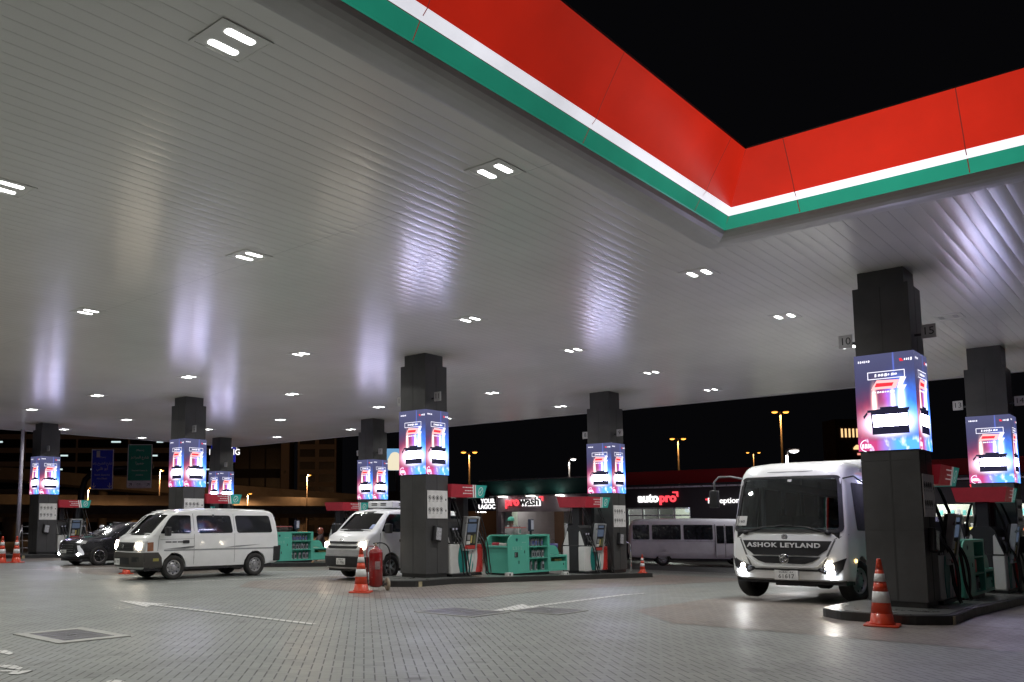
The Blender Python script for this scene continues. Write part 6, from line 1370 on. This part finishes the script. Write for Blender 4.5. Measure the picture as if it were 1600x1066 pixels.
bldg('office_block', 'dark office block with long horizontal bands and scattered lit windows at the far left', (-120, 640), (365, 800), 230, 30, mat('office_band', (.40, .35, .33), .8), 9, 6, .85, 3, .62, .96)
bldg('glass_tower', 'dark glass building between the small column and the brown office block', (368, 600), (441, 790), 215, 20, FBD, 5, 3, .0, 2, .7, .9)
bldg('car_park_block', 'brown concrete block with rows of dark open storeys right of the dark glass building', (466, 640), (526, 775), 200, 24, FB, 10, 2, 0, 4, .62, .80)
bldg('stair_tower', 'plain brown concrete tower beside the block with dark open storeys', (440, 640), (453, 775), 198, 10, FB, 3, 1, 0, 4, .06, .3)
o = bldg('lit_hotel', 'far building with a row of tall warm lit openings, left of the biggest column', (1304, 655), (1420, 715), 170, 5, mat('hotel_wall', (.10, .06, .05), .8), 1, 1, 0, 4, .02, .02)
b = MB()
for k in range(9): 
    x = -6.0+k*.74; b.box((x-.16-.0, 19.5, 0), (x+.16, 21.2, .08), glow('warm_opening', (1, .62, .28), 1.3))
b.build('lit_opening', o)
b = MB(); b.prism(rr([(-4.0, 17.1), (-2.4, 17.1), (-2.6, 17.7), (-3.2, 18.1), (-3.8, 17.6)], .3), 'z', 0, .1, glow('warm_opening', (1, .62, .28), 1.3)); b.build('entrance_light', o); b = MB(); b.box((-3.2, 16.0, 0), (-2.5, 16.4, .1), glow('red_small_sign', (1, .35, .25), 1.)); b.build('red_sign_light', o)
# screens and signs on the far side
def panel(name, label, cat, tl, br, d, m):
    a, c = at(*tl, d), at(*br, d); n = -Vector((fwd.x, fwd.y, 0)).normalized(); xr = Vector((rgt.x, rgt.y, 0)); w = (c-a).dot(xr); h = a.z-c.z
    o = thing(name, label, cat); o.matrix_world = facing(n, (a+c)/2); b = MB(); b.box((-w/2, -h/2, -.3), (w/2, h/2, 0), m); b.build('panel', o)
    b = MB(); b.box((-.2, -(a+c).z/2-1.2, -.6), (.2, -h/2, -.3), DKMET); b.build('post', o); return o, w, h
o, w, h = panel('parking_sign', 'deep blue lit sign with white letters beside the smallest column', 'sign', (330, 686), (367.5, 722), 110, glow('sign_deep_blue', (.01, .02, .42), .7))
text('PARKING', h*.36, WLED, 'sign_lettering', o, Matrix.Translation((w*.06, -h*.08, .02)), .01, offset=.01, xs=.9); text(ar('بارنج'), h*.36, WLED, 'sign_lettering', o, Matrix.Translation((w*.30, h*.26, .02)), .01)
o, w, h = panel('lit_billboard', 'square lit billboard in pale blue and cream just left of the middle column', 'billboard', (601, 701), (640, 735), 110, glow('billboard_blue', (.22, .5, .85), .75))
b = MB(); b.prism(rr([(-w*.42, -h*.5), (w*.2, -h*.5), (w*.22, -h*.1), (w*.05, h*.34), (-w*.22, h*.34), (-w*.42, -.1*h)], .6, 5), 'z', 0, .03, glow('billboard_cream', (.95, .85, .62), .95)); b.build('cream_shape', o)
# ---- pole, barrier and shrubs at the left
p = at(25, 892, 42); o = thing('lamp_pole', 'slim white pole leaning slightly, left of the leftmost column', 'pole', (p.x, p.y, gz(p.x)))
q = at(37, 650, 42); b = MB(); b.tube([(0, 0, 0), (q.x-p.x, q.y-p.y, q.z-gz(p.x))], [.10, .08], mat('pole_white', (.5, .48, .52), .5), 12); b.box((-.22, -.22, 0), (.22, .22, .12), DKMET, .02); b.build('shaft', o)
p = at(38, 880, 43); o = thing('step_ladder', 'small folding step ladder standing beside the white pole', 'ladder', (p.x, p.y, gz(p.x)), HEAD)
b = MB()
for s in (-1, 1): b.tube([(-.3, s*.3, 0), (0, s*.2, 1.5)], .03, STEEL, 6); b.tube([(.45, s*.3, 0), (0, s*.2, 1.5)], .03, STEEL, 6)
for z in (.35, .7, 1.05, 1.4): b.tube([(-.3+.2*z, -.29+.066*z, z), (-.3+.2*z, .29-.066*z, z)], .025, STEEL, 6)
b.build('frame', o)
# ---- trees
LEAFM = mat('tree_foliage', (.035, .055, .025), .8, var=.5, scale=1.2); BARK = mat('tree_bark', (.08, .06, .045), .9, bump=.4)
def tree(px, py, d, h, label, seed):
    p = at(px, py, d); zb = gz(p.x)-.1; rd = random.Random(seed); o = thing('tree', label, 'tree', (p.x, p.y, zb), 0, 'dark trees behind the bus')
    b = MB(); b.tube([(0, 0, 0), (.1, 0, h*.25), (0, .1, h*.5)], [.22, .16, .1], BARK, 9)
    tips = []
    for k in range(9):
        a = rd.uniform(0, 6.28); l = rd.uniform(.2, .38)*h; t = Vector((l*math.cos(a), l*math.sin(a), h*rd.uniform(.45, .85))); tips.append(t); b.tube([(0, .05, h*rd.uniform(.25, .5)), t*.6+Vector((0, 0, h*.15)), t], [.08, .05, .02], BARK, 6)
    b.build('trunk', o); b = MB()
    for t in tips+[Vector((0, 0, h*.8))]:
        R0 = rd.uniform(.12, .2)*h
        for k in range(260):
            v = Vector((rd.gauss(0, 1), rd.gauss(0, 1), rd.gauss(0, .7))); v = v.normalized()*R0*rd.uniform(.35, 1.05); c = t+v; s = rd.uniform(.10, .2)
            n = Vector((rd.gauss(0, 1), rd.gauss(0, 1), rd.gauss(0, 1))).normalized(); u = n.orthogonal().normalized(); w = n.cross(u)
            b.face([c+u*s, c+w*s*.5, c-u*s, c-w*s*.5], LEAFM)
    b.build('crown', o, recalc=False); return o
for k, (px, d, h, lb) in enumerate(((1262, 120, 9.5, 'dark tree just left of the warm lit building, above the bus roof'), (1292, 112, 10.5, 'dark tree in front of the warm lit building, nearest the biggest column'), (1235, 130, 8.5, 'dark low tree behind the short white lamp above the bus'), (1330, 115, 8, 'dark tree below the warm lit building, half behind the biggest column'))): tree(px, 815, d, h, lb, k+3)
